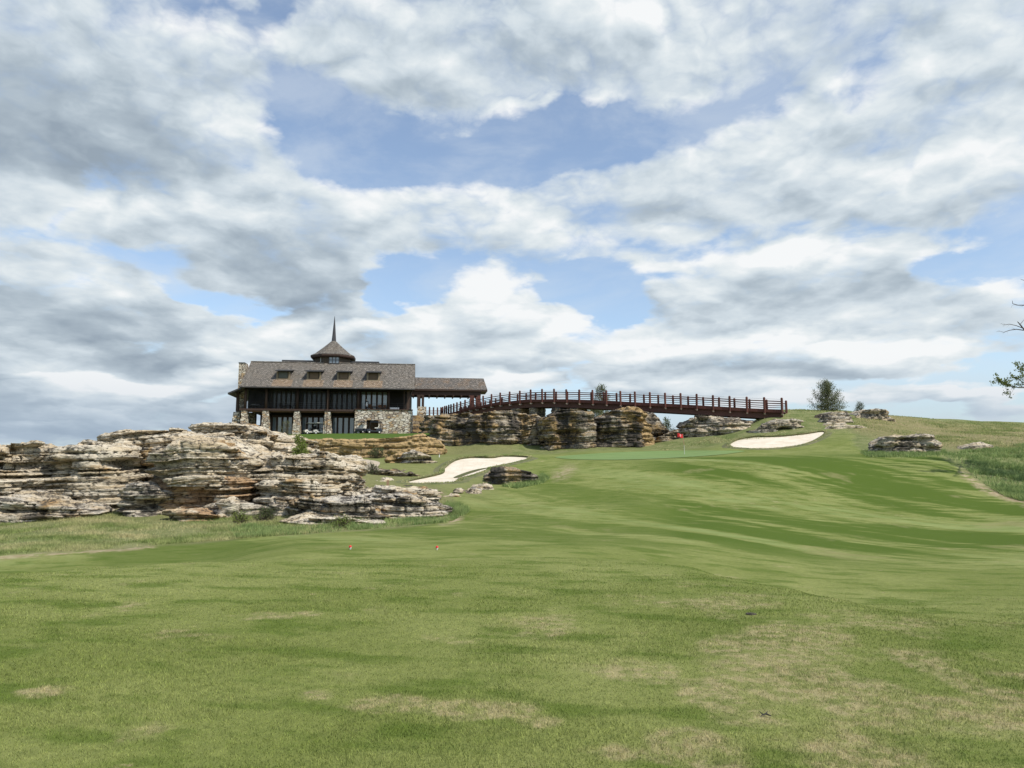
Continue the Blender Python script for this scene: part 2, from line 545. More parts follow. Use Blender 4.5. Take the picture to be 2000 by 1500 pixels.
def turf_color(g, pos):
    """mown turf colour from world position; the blades use the same one"""
    big = g.noise(pos, 0.22, 4, 0.55)
    mid = g.noise(g.rmap(pos, 12, (0.8, 1.6, 1)), 1.1, 5, 0.6)
    fine = g.noise(pos, 9.0, 5, 0.65)
    c = g.mix(g.ss(big, 0.38, 0.62), (0.170, 0.198, 0.052), (0.228, 0.248, 0.080))
    c = g.mix(g.ss(mid, 0.46, 0.66, 0, 0.85), c, (0.100, 0.142, 0.023))
    # pale straw wear
    px = g.noise(pos, 0.9, 6, 0.62)
    s = g.sep(pos)
    right = g.ss(s[0], -0.5, 2.5, 0.0, 0.10)
    near = g.ss(s[1], 9.0, 14.0, 1.0, 0.0)
    spot = 0.0
    for (a, b_, rx, ry, w) in WORN:
        c0 = at(a, b_, CAMZ * F / (b_ - 930.0))
        sx, sy = F / (rx * c0.y), F * CAMZ / (ry * c0.y * c0.y)
        nd = g.new('ShaderNodeVectorMath', operation='MULTIPLY_ADD')
        sp_ = g.sep(pos)
        g.put(nd.inputs[0], g.comb(sp_[0], sp_[1], spot))
        nd.inputs[1].default_value = (sx, sy, 0)
        nd.inputs[2].default_value = (-c0.x * sx, -c0.y * sy, 0)
        k = g.m('SUBTRACT', 1.0, g.vm('DOT_PRODUCT', nd.outputs[0], nd.outputs[0], out=1), clamp=True)
        spot = g.m('MULTIPLY_ADD', k, w, spot)
    px = g.m('ADD', px, g.m('MULTIPLY', spot, 0.27))
    wear = g.ss(g.m('ADD', px, g.m('MULTIPLY', right, near)), 0.575, 0.75, 0, 0.85)
    wear = g.m('MULTIPLY', wear, g.ss(g.noise(pos, 5.5, 5, 0.7), 0.42, 0.60, 0.22, 1.0))
    c = g.mix(wear, c, (0.36, 0.305, 0.165))
    # small divots, sand coloured and brown
    dv = g.noise(g.mapping(pos, scale=(1, 1.3, 1)), 3.1, 3, 0.5)
    dm = g.noise(pos, 0.55, 2, 0.5)
    c = g.mix(g.ss(g.m('ADD', dv, g.m('ADD', g.m('MULTIPLY', dm, 0.25), g.m('MULTIPLY', spot, 0.07))), 0.855, 0.905, 0, 0.8), c, (0.36, 0.285, 0.17))
    c = g.mix(g.ss(fine, 0.3, 0.7, 0.30, 0.0), c, (0.05, 0.075, 0.02))
    return c


def ground_material():
    m, g, b = mat_new('grass_ground')
    geo = g.new('ShaderNodeNewGeometry')
    pos = geo.outputs['Position']
    turf = turf_color(g, pos)
    rough_a, dry_a, streak_a, soil_a, dark_lawn_a = (attr(g, k) for k in ('rough_grass', 'dry_grass', 'streak', 'soil', 'lush'))
    # darker and paler streaks in the colour of the mown hillside
    # the streaks run down the slope towards the tee
    sv = g.rmap(pos, 62, (0.035, 0.23, 0.0))
    st = g.noise(sv, 1.0, 3, 0.5, 0.3)
    fst = g.noise(g.rmap(pos, 62, (0.12, 1.3, 0.0)), 1.0, 6, 0.62)
    shred = g.noise(g.rmap(pos, 20, (0.25, 1.9, 0.0)), 1.0, 5, 0.65)
    v = g.m('ADD', st, g.m('ADD', g.m('MULTIPLY', g.m('SUBTRACT', fst, 0.5), 0.22), g.m('MULTIPLY', g.m('SUBTRACT', shred, 0.5), 0.34)))
    turf = g.mix(g.m('MULTIPLY', g.ss(v, 0.455, 0.55), streak_a), turf, (0.070, 0.110, 0.014))
    turf = g.mix(g.m('MULTIPLY', g.ss(v, 0.46, 0.34), g.m('MULTIPLY', streak_a, 0.55)), turf, (0.235, 0.285, 0.105))
    worn = g.ss(g.noise(g.mapping(pos, scale=(1, 0.6, 1)), 0.32, 5, 0.6), 0.58, 0.70, 0, 0.5)
    turf = g.mix(g.m('MULTIPLY', worn, streak_a), turf, (0.26, 0.235, 0.11))
    # rough
    rn = g.noise(pos, 0.7, 6, 0.65)
    rf = g.noise(pos, 4.0, 5, 0.65)
    rc = g.mix(g.ss(rn, 0.35, 0.65), (0.125, 0.155, 0.05), (0.21, 0.215, 0.095))
    dry = g.mix(g.ss(rn, 0.35, 0.62), (0.26, 0.215, 0.115), (0.18, 0.17, 0.07))
    rc = g.mix(dry_a, rc, dry)
    rc = g.mix(g.ss(rf, 0.45, 0.7, 0, 0.5), rc, (0.07, 0.095, 0.03))
    c = g.mix(rough_a, turf, rc)
    c = g.mix(dark_lawn_a, c, g.mix(rn, (0.050, 0.095, 0.014), (0.085, 0.130, 0.024)))  # deeper green over the lawn strip below the clubhouse
    soil = g.mix(g.ss(rf, 0.4, 0.6), (0.30, 0.225, 0.14), (0.40, 0.33, 0.22))
    c = g.mix(g.m('MULTIPLY', soil_a, g.ss(g.noise(pos, 1.6, 5, 0.7), 0.40, 0.56)), c, soil)
    g.l.new(c, b.inputs['Base Color'])
    b.inputs['Roughness'].default_value = 0.95
    b.inputs['Specular IOR Level'].default_value = 0.1
    h1 = g.noise(pos, 28.0, 4, 0.7)
    h2 = g.m('MULTIPLY', g.m('MULTIPLY', rf, rough_a), 6.0)
    bump(g, b, g.m('ADD', h1, h2), 0.7, 0.03)
    return m


def stone_color(g, pos, light, warm, ochre, dark, ochre_amt, dark_amt, seed=0.0, drip=0.0):
    p = g.vm('ADD', pos, (seed * 7.3, seed * 3.1, 0))
    wob = g.noise(p, 0.5, 3, 0.5, out=1)
    pw = g.vm('ADD', p, g.vm('MULTIPLY', g.vm('SUBTRACT', wob, (0.5, 0.5, 0.5)), (0.0, 0.0, 0.7)))
    bands = g.noise(g.mapping(pw, scale=(0.35, 0.35, 5.0)), 1.0, 5, 0.6)
    bands2 = g.noise(g.mapping(pw, scale=(0.8, 0.8, 11.0)), 1.0, 4, 0.6)
    grain = g.noise(p, 5.0, 7, 0.7)
    patch = g.noise(p, 0.42, 5, 0.55)
    c = g.mix(g.ss(bands, 0.38, 0.62), light, warm)
    oc = g.m('ADD', patch, g.m('MULTIPLY', g.m('SUBTRACT', bands, 0.5), 0.45))
    c = g.mix(g.ss(oc, 0.62 - ochre_amt * 0.35, 0.76 - ochre_amt * 0.35), c, ochre)
    c = g.mix(g.ss(grain, 0.3, 0.75, 0.30, 0.0), c, (0.16, 0.14, 0.115))
    # black crust of lichen and weathering, in ragged bands and patches
    lp = g.noise(g.mapping(p, scale=(1, 1, 1.5)), 0.85, 6, 0.66)
    l2 = g.m('ADD', g.m('MULTIPLY', lp, 0.55), g.m('ADD', g.m('MULTIPLY', bands2, 0.30), g.m('MULTIPLY', grain, 0.35)))
    c = g.mix(g.ss(l2, 0.70 - dark_amt * 0.2, 0.78 - dark_amt * 0.2, 0, 0.88), c, dark)
    pit = g.noise(g.mapping(pw, scale=(3.2, 3.2, 5.5)), 1.0, 6, 0.74)
    c = g.mix(g.ss(pit, 0.53, 0.62, 0, 0.88), c, (0.06, 0.05, 0.04))
    line = g.noise(g.mapping(pw, scale=(0.5, 0.5, 9.0)), 1.0, 3, 0.5)
    ln = g.ss(g.m('ABSOLUTE', g.m('SUBTRACT', line, 0.5)), 0.0, 0.022, 0.85, 0.0)
    c = g.mix(ln, c, (0.035, 0.03, 0.025))
    if drip:
        vd = g.noise(g.mapping(p, scale=(0.55, 0.55, 0.16)), 1.0, 5, 0.62)
        vd = g.m('ADD', vd, g.m('MULTIPLY', g.m('SUBTRACT', grain, 0.5), 0.25))
        c = g.mix(g.ss(vd, 0.50, 0.60, 0, drip), c, dark)
    return c, g.m('ADD', grain, g.m('MULTIPLY', bands2, 0.8))


def rock_mat(name, ochre_amt, dark_amt, light=(0.70, 0.625, 0.49), warm=(0.58, 0.47, 0.31), ochre=(0.40, 0.255, 0.11), dark=(0.05, 0.045, 0.04), seed=0.0, drip=0.0):
    m, g, b = mat_new(name)
    geo = g.new('ShaderNodeNewGeometry')
    c, h = stone_color(g, geo.outputs['Position'], light, warm, ochre, dark, ochre_amt, dark_amt, seed, drip)
    g.l.new(c, b.inputs['Base Color'])
    b.inputs['Roughness'].default_value = 0.92
    b.inputs['Specular IOR Level'].default_value = 0.15
    bump(g, b, h, 1.0, 0.12)
    return m


def masonry_mat(name, scale=2.3):
    m, g, b = mat_new(name)
    tc = g.new('ShaderNodeTexCoord')
    wob = g.noise(tc.outputs['Object'], 3.0, 3, 0.5, out=1)
    p = g.vm('ADD', tc.outputs['Object'], g.vm('MULTIPLY', g.vm('SUBTRACT', wob, (0.5, 0.5, 0.5)), (0.16, 0.16, 0.16)))
    p = g.mapping(p, scale=(0.75, 0.75, 1.5))
    vo = g.new('ShaderNodeTexVoronoi', feature='F1')
    g.put(vo.inputs['Vector'], p)
    vo.inputs['Scale'].default_value = scale
    ve = g.new('ShaderNodeTexVoronoi', feature='DISTANCE_TO_EDGE')
    g.put(ve.inputs['Vector'], p)
    ve.inputs['Scale'].default_value = scale
    sp = g.sep(vo.outputs['Color'])
    c = g.mix(sp[0], (0.60, 0.52, 0.38), (0.80, 0.75, 0.64))
    c = g.mix(g.ss(sp[1], 0.62, 0.9), c, (0.33, 0.265, 0.20))
    c = g.mix(g.ss(sp[2], 0.75, 0.9), c, (0.52, 0.37, 0.21))
    gr = g.noise(tc.outputs['Object'], 9.0, 5, 0.65)
    c = g.mix(g.ss(gr, 0.35, 0.7, 0.35, 0.0), c, (0.12, 0.10, 0.08))
    joint = g.ss(ve.outputs['Distance'], 0.02, 0.10)
    c = g.mix(joint, (0.10, 0.085, 0.07), c)
    g.l.new(c, b.inputs['Base Color'])
    b.inputs['Roughness'].default_value = 0.92
    bump(g, b, g.m('ADD', joint, g.m('MULTIPLY', gr, 0.4)), 1.0, 0.07)
    return m


def shingle_mat(name, c1, c2, c3, sx=3.0, sz=4.0, patchy=0.5):
    m, g, b = mat_new(name)
    tc = g.new('ShaderNodeTexCoord')
    s = g.sep(tc.outputs['Object'])
    # rows climb the slope: use the height plus a share of the depth
    v = g.comb(s[0], g.m('ADD', s[2], g.m('MULTIPLY', s[1], 0.35)), 0.0)
    br = g.new('ShaderNodeTexBrick')
    g.put(br.inputs['Vector'], v)
    br.inputs['Scale'].default_value = 1.0
    br.inputs['Brick Width'].default_value = 1 / sx
    br.inputs['Row Height'].default_value = 1 / sz
    br.inputs['Mortar Size'].default_value = 0.035
    br.inputs['Mortar Smooth'].default_value = 0.3
    br.inputs['Color1'].default_value = (0, 0, 0, 1)
    br.inputs['Color2'].default_value = (1, 1, 1, 1)
    br.inputs['Mortar'].default_value = (0.5, 0.5, 0.5, 1)
    bc = g.sep(br.outputs['Color'])[0]
    n = g.noise(v, 0.55, 5, 0.65)
    n3 = g.noise(g.mapping(v, scale=(1, 2.2, 1)), 2.6, 4, 0.7)
    n2 = g.noise(g.mapping(v, scale=(1.5, 4, 1)), 2.2, 4, 0.6)
    c = g.mix(g.m('ADD', g.m('MULTIPLY', bc, 0.6), g.m('MULTIPLY', n2, 0.4)), c1, c2)
    c = g.mix(g.ss(n, 0.45, 0.7, 0, patchy), c, c3)
    c = g.mix(g.ss(n3, 0.50, 0.62, 0.0, 0.85), c, (0.045, 0.04, 0.035))
    c = g.mix(g.ss(n3, 0.36, 0.46, 0.75, 0.0), c, (0.50, 0.46, 0.40))
    c = g.mix(g.m('MULTIPLY', br.outputs['Fac'], 0.85), c, (0.035, 0.03, 0.026))
    g.l.new(c, b.inputs['Base Color'])
    b.inputs['Roughness'].default_value = 0.9
    bump(g, b, g.m('SUBTRACT', g.m('MULTIPLY', bc, 0.4), br.outputs['Fac']), 0.8, 0.05)
    return m


def leaf_mat(name, c1, c2, trans=0.35):
    m, g, b = mat_new(name)
    geo = g.new('ShaderNodeNewGeometry')
    c = g.mix(geo.outputs['Random Per Island'], c1, c2)
    g.l.new(c, b.inputs['Base Color'])
    b.inputs['Roughness'].default_value = 0.7
    tr = g.new('ShaderNodeBsdfTranslucent')
    g.l.new(c, tr.inputs[0])
    mx = g.new('ShaderNodeMixShader')
    mx.inputs[0].default_value = trans
    g.l.new(b.outputs[0], mx.inputs[1])
    g.l.new(tr.outputs[0], mx.inputs[2])
    g.l.new(mx.outputs[0], g.n['Material Output'].inputs[0])
    return m


def blade_mat(name, fn):
    m, g, b = mat_new(name)
    geo = g.new('ShaderNodeNewGeometry')
    c = fn(g, geo.outputs['Position'])
    k = g.ss(geo.outputs['Random Per Island'], 0, 1, 0.95, 2.05, lin=True)
    sc = g.vm('SCALE', c)
    g.put(sc.node.inputs[3], k)
    g.l.new(sc, b.inputs['Base Color'])
    b.inputs['Roughness'].default_value = 0.75
    b.inputs['Specular IOR Level'].default_value = 0.2
    tr = g.new('ShaderNodeBsdfTranslucent')
    g.l.new(sc, tr.inputs[0])
    mx = g.new('ShaderNodeMixShader')
    mx.inputs[0].default_value = 0.35
    g.l.new(b.outputs[0], mx.inputs[1])
    g.l.new(tr.outputs[0], mx.inputs[2])
    g.l.new(mx.outputs[0], g.n['Material Output'].inputs[0])
    return m


def glass_mat(name, col, refl, rough=0.04):
    m, g, b = mat_new(name)
    b.inputs['Base Color'].default_value = (*col, 1)
    b.inputs['Roughness'].default_value = rough
    b.inputs['Specular IOR Level'].default_value = refl
    b.inputs['IOR'].default_value = 1.6
    return m


# ------------------------------------------------------------------ terrain
# for each bearing (pixel column): depth and either the pixel row where the ground shows, or (below 60) its height in metres
PROFILE = {
    -700: [(2, 0.), (12, -.05), (16, -.8), (24, -1.1), (34, -.9), (44, -.6), (60, -2.), (90, -6.), (200, -14.), (600, -18.), (2500, -20.)],
    0: [(2, 0.), (10, 0.), (12.6, -.02), (15, -.7), (19, -1.05), (22.8, 1107), (24.5, 1086), (29, 1055), (34, 1031), (40, -.3), (50, .4), (60, -.5), (80, -4.), (120, -9.), (200, -14.), (600, -18.), (2500, -20.)],
    200: [(2, 0.), (11, 0.), (13.5, -.02), (16, -.6), (19, -.9), (23, 1097), (26, 1075), (30, 1048), (34.5, 1022), (40, -.1), (50, .8), (60, 1.2), (80, -2.), (120, -7.), (200, -13.), (600, -18.), (2500, -20.)],
    400: [(2, 0.), (12, 0.), (14.3, -.02), (16.5, -.5), (19, -.72), (23.5, 1085), (28, 1060), (31, 1043), (35, 1020), (42, .2), (50, 2.0), (60, 3.6), (72, 4.6), (100, 5.5), (112, 6.5), (125, 5.), (200, -6.), (600, -18.), (2500, -20.)],
    600: [(2, 0.), (12.5, 0.), (14.8, -.02), (16.5, -.26), (19, 1073), (22, 1061), (24.5, 1052), (28, 1047), (31, 1038), (35, 1022), (42, .6), (50, 2.4), (60, 3.2), (66, 3.6), (74, 3.7), (81, 3.75), (83.5, 5.3), (100, 6.9), (114, 8.1), (120, 8.3), (150, 8.), (220, -3.), (600, -18.), (2500, -20.)],
    730: [(2, 0.), (12.5, 0.), (14.9, -.02), (16.5, -.26), (19, 1072), (22, 1058), (25.5, 1047), (29, 1041), (32, 1034), (36, 1018), (41, .0), (46, .7), (52, 1.5), (58, 922), (64, 906), (70, 900), (81, 893), (83.4, 5.3), (85, 5.75), (100, 6.9), (114, 8.1), (120, 8.3), (150, 8.3), (220, -2.), (600, -18.), (2500, -20.)],
    835: [(2, 0.), (13, 0.), (15.0, -.02), (16.6, -.26), (19.3, 1071), (22.7, 1054), (26.3, 1045), (29.6, 1037), (33.5, 1025), (37.5, 1008), (42.5, 978), (47, 953), (51.5, 944), (57, 928), (62, 911), (67, 900), (72, 894), (81.5, 889), (84, 5.2), (86, 5.9), (100, 7.1), (114, 8.2), (122, 8.5), (150, 8.5), (220, -2.), (600, -18.), (2500, -20.)],
    862: [(2, 0.), (13, 0.), (15.1, -.02), (16.7, -.26), (19.5, 1070), (23, 1052), (26.5, 1044), (30, 1035), (34, 1022), (38, 1004), (43, 975), (47, 957), (51, 944), (56, 930), (61, 914), (66, 900), (72, 893), (81.5, 889), (91, 886.5), (94, 5.2), (100, 7.3), (114, 8.3), (125, 9.), (140, 11.5), (160, 10.), (220, -2.), (600, -18.), (2500, -20.)],
    960: [(2, 0.), (13, 0.), (15.2, -.02), (17, -.28), (20, 1067), (24, 1048), (28, 1035), (33, 1018), (38, 1001), (43, 978), (48, 957), (53, 940), (58, 922), (62, 908), (66, 897), (71, 890), (78, 887), (88, 885), (92, 5.5), (100, 8.), (112, 9.5), (125, 9.), (150, 6.), (220, -3.), (600, -18.), (2500, -20.)],
    1060: [(2, 0.), (13, 0.), (15.2, -.02), (17, -.28), (20, 1067), (24, 1047), (29, 1029), (36, 1003), (42, 978), (48, 953), (53, 934), (58, 917), (63, 903), (67, 896), (72, 892), (80, 887), (88, 885), (92, 5.), (100, 7.5), (112, 8.2), (130, 8.0), (150, 5.), (220, -3.), (600, -18.), (2500, -20.)],
    1150: [(2, 0.), (12.8, 0.), (15.0, -.02), (17, -.34), (20, 1066), (24, 1048), (27.5, 1040), (33, 1015), (40, 985), (47, 953), (53, 925), (58, 908), (62, 899), (66, 895), (71, 892), (78, 885), (84, 880), (89, 878), (93, 5.5), (100, 7.), (112, 7.5), (130, 7.), (150, 4.), (220, -3.), (600, -18.), (2500, -20.)],
    1260: [(2, 0.), (12, 0.), (14.4, -.02), (16.6, -.42), (20, 1070), (24, 1050), (27.5, 1038), (32, 1021), (40, 980), (47, 945), (53, 916), (57, 904), (61, 898), (66, 895), (71, 892), (78, 884), (84, 879), (89, 876), (93, 5.3), (100, 6.), (115, 6.), (150, 3.), (220, -4.), (600, -18.), (2500, -20.)],
    1340: [(2, 0.), (11, 0.), (13.6, -.02), (16, -.5), (20, 1076), (24, 1053), (27.5, 1040), (32, 1024), (40, 981), (47, 941), (52, 914), (56, 901), (60, 895), (66, 893), (71, 891), (78, 885), (84, 879), (90, 868), (95, 852), (99, 6.), (110, 6.5), (150, 3.), (220, -4.), (600, -18.), (2500, -20.)],
    1430: [(2, 0.), (9.5, 0.), (12.0, -.02), (15, -.6), (20, 1086), (24, 1062), (28, 1043), (33, 1020), (40, 984), (46, 944), (51, 914), (55, 899), (59, 893), (65, 890), (71, 887), (75, 880), (78, 874), (83, 865), (87, 858), (92, 845), (97, 7.), (110, 7.), (150, 4.), (220, -4.), (600, -18.), (2500, -20.)],
    1520: [(2, 0.), (8.5, 0.), (11, -.02), (14, -.62), (20, 1094), (24, 1070), (28, 1050), (33, 1024), (40, 984), (46, 944), (51, 912), (55, 897), (59, 891), (65, 888), (71, 884), (76, 878), (79, 869), (83, 853), (86, 846), (90, 826), (94, 808), (98, 803), (108, 803), (125, 8.5), (150, 6.), (220, -4.), (600, -18.), (2500, -20.)],
    1610: [(2, 0.), (7.5, 0.), (10, -.02), (13, -.64), (20, 1102), (24, 1078), (28, 1056), (33, 1029), (40, 988), (46, 946), (51, 912), (55, 896), (58, 890.5), (64, 887), (70, 880), (76, 868), (80, 858), (84, 843), (88, 830), (93, 814), (99, 804), (110, 803), (130, 8.5), (160, 6.), (220, -4.), (600, -18.), (2500, -20.)],
    1720: [(2, 0.), (6.5, 0.), (9, -.02), (12, -.6), (20, 1105), (24, 1083), (28, 1062), (33, 1034), (40, 991), (46, 948), (51, 914), (55, 897), (58, 890), (61, 888), (66, 884), (73, 868), (80, 851), (88, 831), (95, 815), (101, 810), (112, 811), (130, 9.), (160, 7.), (220, -2.), (600, -18.), (2500, -20.)],
    1840: [(2, 0.), (6, 0.), (8.5, -.02), (11.5, -.55), (20, 1108), (24, 1086), (28, 1064), (33, 1036), (40, 989), (46, 946), (50, 918), (54, 897), (56, 892), (60, 889), (66, 882), (75, 866), (85, 848), (95, 832), (104, 822), (116, 819), (135, 9.), (160, 8.), (220, -2.), (600, -18.), (2500, -20.)],
    2000: [(2, 0.), (5.5, 0.), (8, -.02), (11, -.5), (18, 1120), (24, 1084), (30, 1046), (36, 1008), (41, 977), (47, 943), (53, 915), (60, 892), (70, 872), (82, 853), (95, 838), (110, 827), (122, 826), (140, 9.), (160, 8.), (220, -2.), (600, -18.), (2500, -20.)],
    2400: [(2, 0.), (5, 0.), (8, -.05), (12, -.3), (20, .2), (30, 1.2), (40, 2.6), (55, 4.5), (75, 6.8), (100, 8.4), (125, 8.6), (160, 8.), (220, -2.), (600, -18.), (2500, -20.)],
    3200: [(2, 0.), (5, 0.), (8, .0), (12, .2), (20, .8), (30, 1.8), (40, 3.), (55, 4.8), (75, 7.), (100, 8.4), (125, 8.6), (160, 8.), (220, -2.), (600, -18.), (2500, -20.)],
}


class Terrain:
    def __init__(self):
        self.lY = np.linspace(math.log(2.0), math.log(2500.0), 900)
        Y = np.exp(self.lY)
        cols = sorted(PROFILE)
        us, tab = [], []
        for px in cols:
            us.append((px - 1000) / F / 1.0078)
            pts = PROFILE[px]
            ys = [p[0] for p in pts]
            zs = [p[1] if p[1] < 60 else at(px, p[1], p[0]).z for p in pts]
            tab.append(pchip(np.log(ys), zs, self.lY))
        tab = np.array(tab)
        self.u = np.linspace(us[0], us[-1], 1600)
        self.T = np.empty((len(Y), len(self.u)))
        for j in range(len(Y)):
            self.T[j] = pchip(us, tab[:, j], self.u)
        # soften the joints between bearings and depths
        k = np.exp(-0.5 * (np.arange(-14, 15) / 6.0) ** 2)
        k /= k.sum()
        pad = np.pad(self.T, ((0, 0), (14, 14)), mode='edge')
        self.T = np.stack([np.convolve(r, k, mode='valid') for r in pad])
        k = np.exp(-0.5 * (np.arange(-5, 6) / 2.0) ** 2)
        k /= k.sum()
        pad = np.pad(self.T, ((5, 5), (0, 0)), mode='edge')
        self.T = np.stack([np.convolve(c, k, mode='valid') for c in pad.T]).T

    def h(self, x, y, rough=True):
        x, y = np.asarray(x, float), np.asarray(y, float)
        Y = np.clip(y, 2.0, 2499.0)
        u = np.clip(x / Y, self.u[0], self.u[-1])
        fi = (np.log(Y) - self.lY[0]) / (self.lY[1] - self.lY[0])
        fj = (u - self.u[0]) / (self.u[1] - self.u[0])
        i = np.clip(fi.astype(int), 0, len(self.lY) - 2)
        j = np.clip(fj.astype(int), 0, len(self.u) - 2)
        a, b = fi - i, fj - j
        T = self.T
        z = T[i, j] * (1 - a) * (1 - b) + T[i + 1, j] * a * (1 - b) + T[i, j + 1] * (1 - a) * b + T[i + 1, j + 1] * a * b
        if rough:
            amp = np.clip((y - 14) / 30, 0, 1)
            z = z + amp * 0.07 * vnoise(x * 0.22, y * 0.22, 0, 5) + 0.012 * vnoise(x * 0.9, y * 0.9, 0, 6)
        return z

    def hit(self, px, py, y0=3.0, y1=160.0):
        """where the line of sight of a pixel first meets the ground between two depths"""
        Y = np.geomspace(y0, y1, 1400)
        d = ray(px, py)
        z = CAMZ + d[2] * Y / d[1]
        x = d[0] * Y / d[1]
        below = z <= self.h(x, Y)
        k = int(np.argmax(below)) if below.any() else len(Y) - 1
        if k > 0 and below.any():
            g = (z - self.h(x, Y))
            t = g[k - 1] / (g[k - 1] - g[k] + 1e-9)
            Yk = Y[k - 1] + (Y[k] - Y[k - 1]) * t
        else:
            Yk = Y[k]
        return Vector((d[0] * Yk / d[1], Yk, float(self.h(d[0] * Yk / d[1], Yk))))


TER = Terrain()


def hz(x, y):
    return float(TER.h(x, y))


def project(x, y, z):
    zz = z - CAMZ
    fw = y * CP + zz * SP
    up = -y * SP + zz * CP
    fw = np.where(fw > 0.2, fw, 0.2)
    return 1000 + F * x / fw, 750 - F * up / fw


ROUGH_LEFT = [(-900, 1092), (0, 1086), (100, 1081), (190, 1074), (300, 1064), (400, 1059), (520, 1047), (640, 1040), (760, 1033), (870, 1020), (908, 1005), (896, 985), (870, 955), (700, 900), (560, 700), (-900, 700)]
ROUGH_RIGHT = [(1662, 868), (1690, 884), (1700, 889), (1760, 892), (1832, 889), (1862, 905), (1900, 935), (1940, 960), (2004, 982), (2120, 1030), (2700, 1300), (3400, 1300), (3400, 600), (1440, 780), (1480, 815), (1466, 850), (1500, 862), (1600, 842), (1640, 838), (1670, 850)]
DRY_RIGHT = [(1690, 806), (1760, 806), (1830, 826), (2010, 840), (2300, 860), (2300, 900), (2010, 892), (1850, 876), (1730, 858), (1670, 840)]
SOIL_R = [(1868, 912), (1890, 925), (1930, 955), (2004, 975), (2120, 1020), (2120, 1050), (2004, 988), (1930, 966), (1880, 932)]
SOIL_L = [(-900, 1100), (0, 1086), (150, 1077), (300, 1064), (300, 1070), (150, 1083), (0, 1092), (-900, 1108)]


def soft_mask(px, py, poly, wx, wy):
    acc = 0
    offs = [(0, 0), (1, 0), (-1, 0), (0, 1), (0, -1), (.7, .7), (-.7, .7), (.7, -.7), (-.7, -.7)]
    for (a, b) in offs:
        acc = acc + in_poly(px + a * wx, py + b * wy, poly)
    return acc / len(offs)


def build_terrain():
    fine = np.arange(-44, 44.01, 0.14)
    coarse = np.arange(44 + 2, 316 - 0.1, 4.0)
    ang = np.radians(np.concatenate([fine, coarse]))
    r = np.concatenate([[0.6, 1.2, 1.8], np.geomspace(2.4, 135, 470), np.geomspace(140, 2600, 40)])
    A, RR = np.meshgrid(ang, r)
    x, y = RR * np.sin(A), RR * np.cos(A)
    z = TER.h(x, y)
    z[RR > 300] -= 0
    n_r, n_a = x.shape
    co = np.stack([x.ravel(), y.ravel(), z.ravel()], 1)
    idx = np.arange(n_r * n_a).reshape(n_r, n_a)
    nxt = np.roll(idx, -1, axis=1)
    f = np.stack([idx[:-1].ravel(), nxt[:-1].ravel(), nxt[1:].ravel(), idx[1:].ravel()], 1)[:, ::-1]
    c = len(co)
    co = np.vstack([co, [0, 0, 0]])
    tri = np.stack([np.full(n_a, c), nxt[0], idx[0]], 1)[:, ::-1]
    o = mesh_np('ground', co, [f, tri], ground_material(), smooth=True)
    me = o.data
    px, py = project(co[:, 0], co[:, 1], co[:, 2])
    Yv = co[:, 1]
    wob = 5 * fbm(co[:, 0] * 0.6, co[:, 1] * 0.6, 0, 3, 3)
    pyw = py + wob * np.clip(20 / np.maximum(Yv, 5), 0.15, 0.8)
    rl = soft_mask(px, pyw, ROUGH_LEFT, 5, 1.6) * (Yv > 20)
    rr = soft_mask(px + wob, pyw, ROUGH_RIGHT, 4, 2.5) * (Yv > 20)
    rough = np.maximum(rl, rr)
    semi = np.clip((Yv - 38) / 10, 0, 1) * np.clip((1000 - px) / 60, 0, 1) * 0.6     # slope below the left bunker
    rough = np.maximum(rough, semi)
    rough = np.where(Yv > 84, 1.0, rough)
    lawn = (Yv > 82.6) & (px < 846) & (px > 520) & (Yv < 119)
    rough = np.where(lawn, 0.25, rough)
    rough = np.where((Yv > 72) & (Yv <= 84), np.maximum(rough, np.clip((Yv - 76) / 10, 0, 1) * 0.8), rough)
    rough = np.where(Yv < 3, 0, rough)
    dry = soft_mask(px + 3 * wob, pyw, DRY_RIGHT, 14, 6) * (Yv > 50)
    dry = np.maximum(dry, 0.35 * (fbm(co[:, 0] * .3, co[:, 1] * .3, 0, 3, 8) > 0.1) * rl)
    dry = np.maximum(dry, np.clip((Yv - 30) / 10, 0, 1) * np.where(px < 1000, 0.35, 0.0) * np.where(lawn, 0, 1))
    soil = np.maximum(soft_mask(px, py + wob * .3, SOIL_R, 6, 4), 0.8 * soft_mask(px, py + wob * .3, SOIL_L, 8, 2)) * (Yv > 18)
    soil = np.maximum(soil, 0.9 * soft_mask(px, py, [(850, 1015), (880, 1005), (905, 1008), (900, 1020), (860, 1026)], 5, 3) * (Yv > 18))
    soil = np.maximum(soil, 0.6 * soft_mask(px, py, [(1080, 925), (1110, 905), (1130, 912), (1105, 935), (1080, 940)], 8, 5) * (Yv > 40))
    streak = np.clip((px - 1180) / 160, 0, 1) * np.clip((Yv - 17) / 8, 0, 1) * np.clip((66 - Yv) / 8, 0, 1)
    streak = np.maximum(streak, 0.60 * np.clip((Yv - 17) / 6, 0, 1) * np.clip((60 - Yv) / 10, 0, 1))
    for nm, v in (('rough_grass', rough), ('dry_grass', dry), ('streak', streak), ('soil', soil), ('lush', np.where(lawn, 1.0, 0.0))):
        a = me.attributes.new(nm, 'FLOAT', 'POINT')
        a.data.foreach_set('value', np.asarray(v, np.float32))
    tag(o, kind='structure')
    return o


build_terrain()


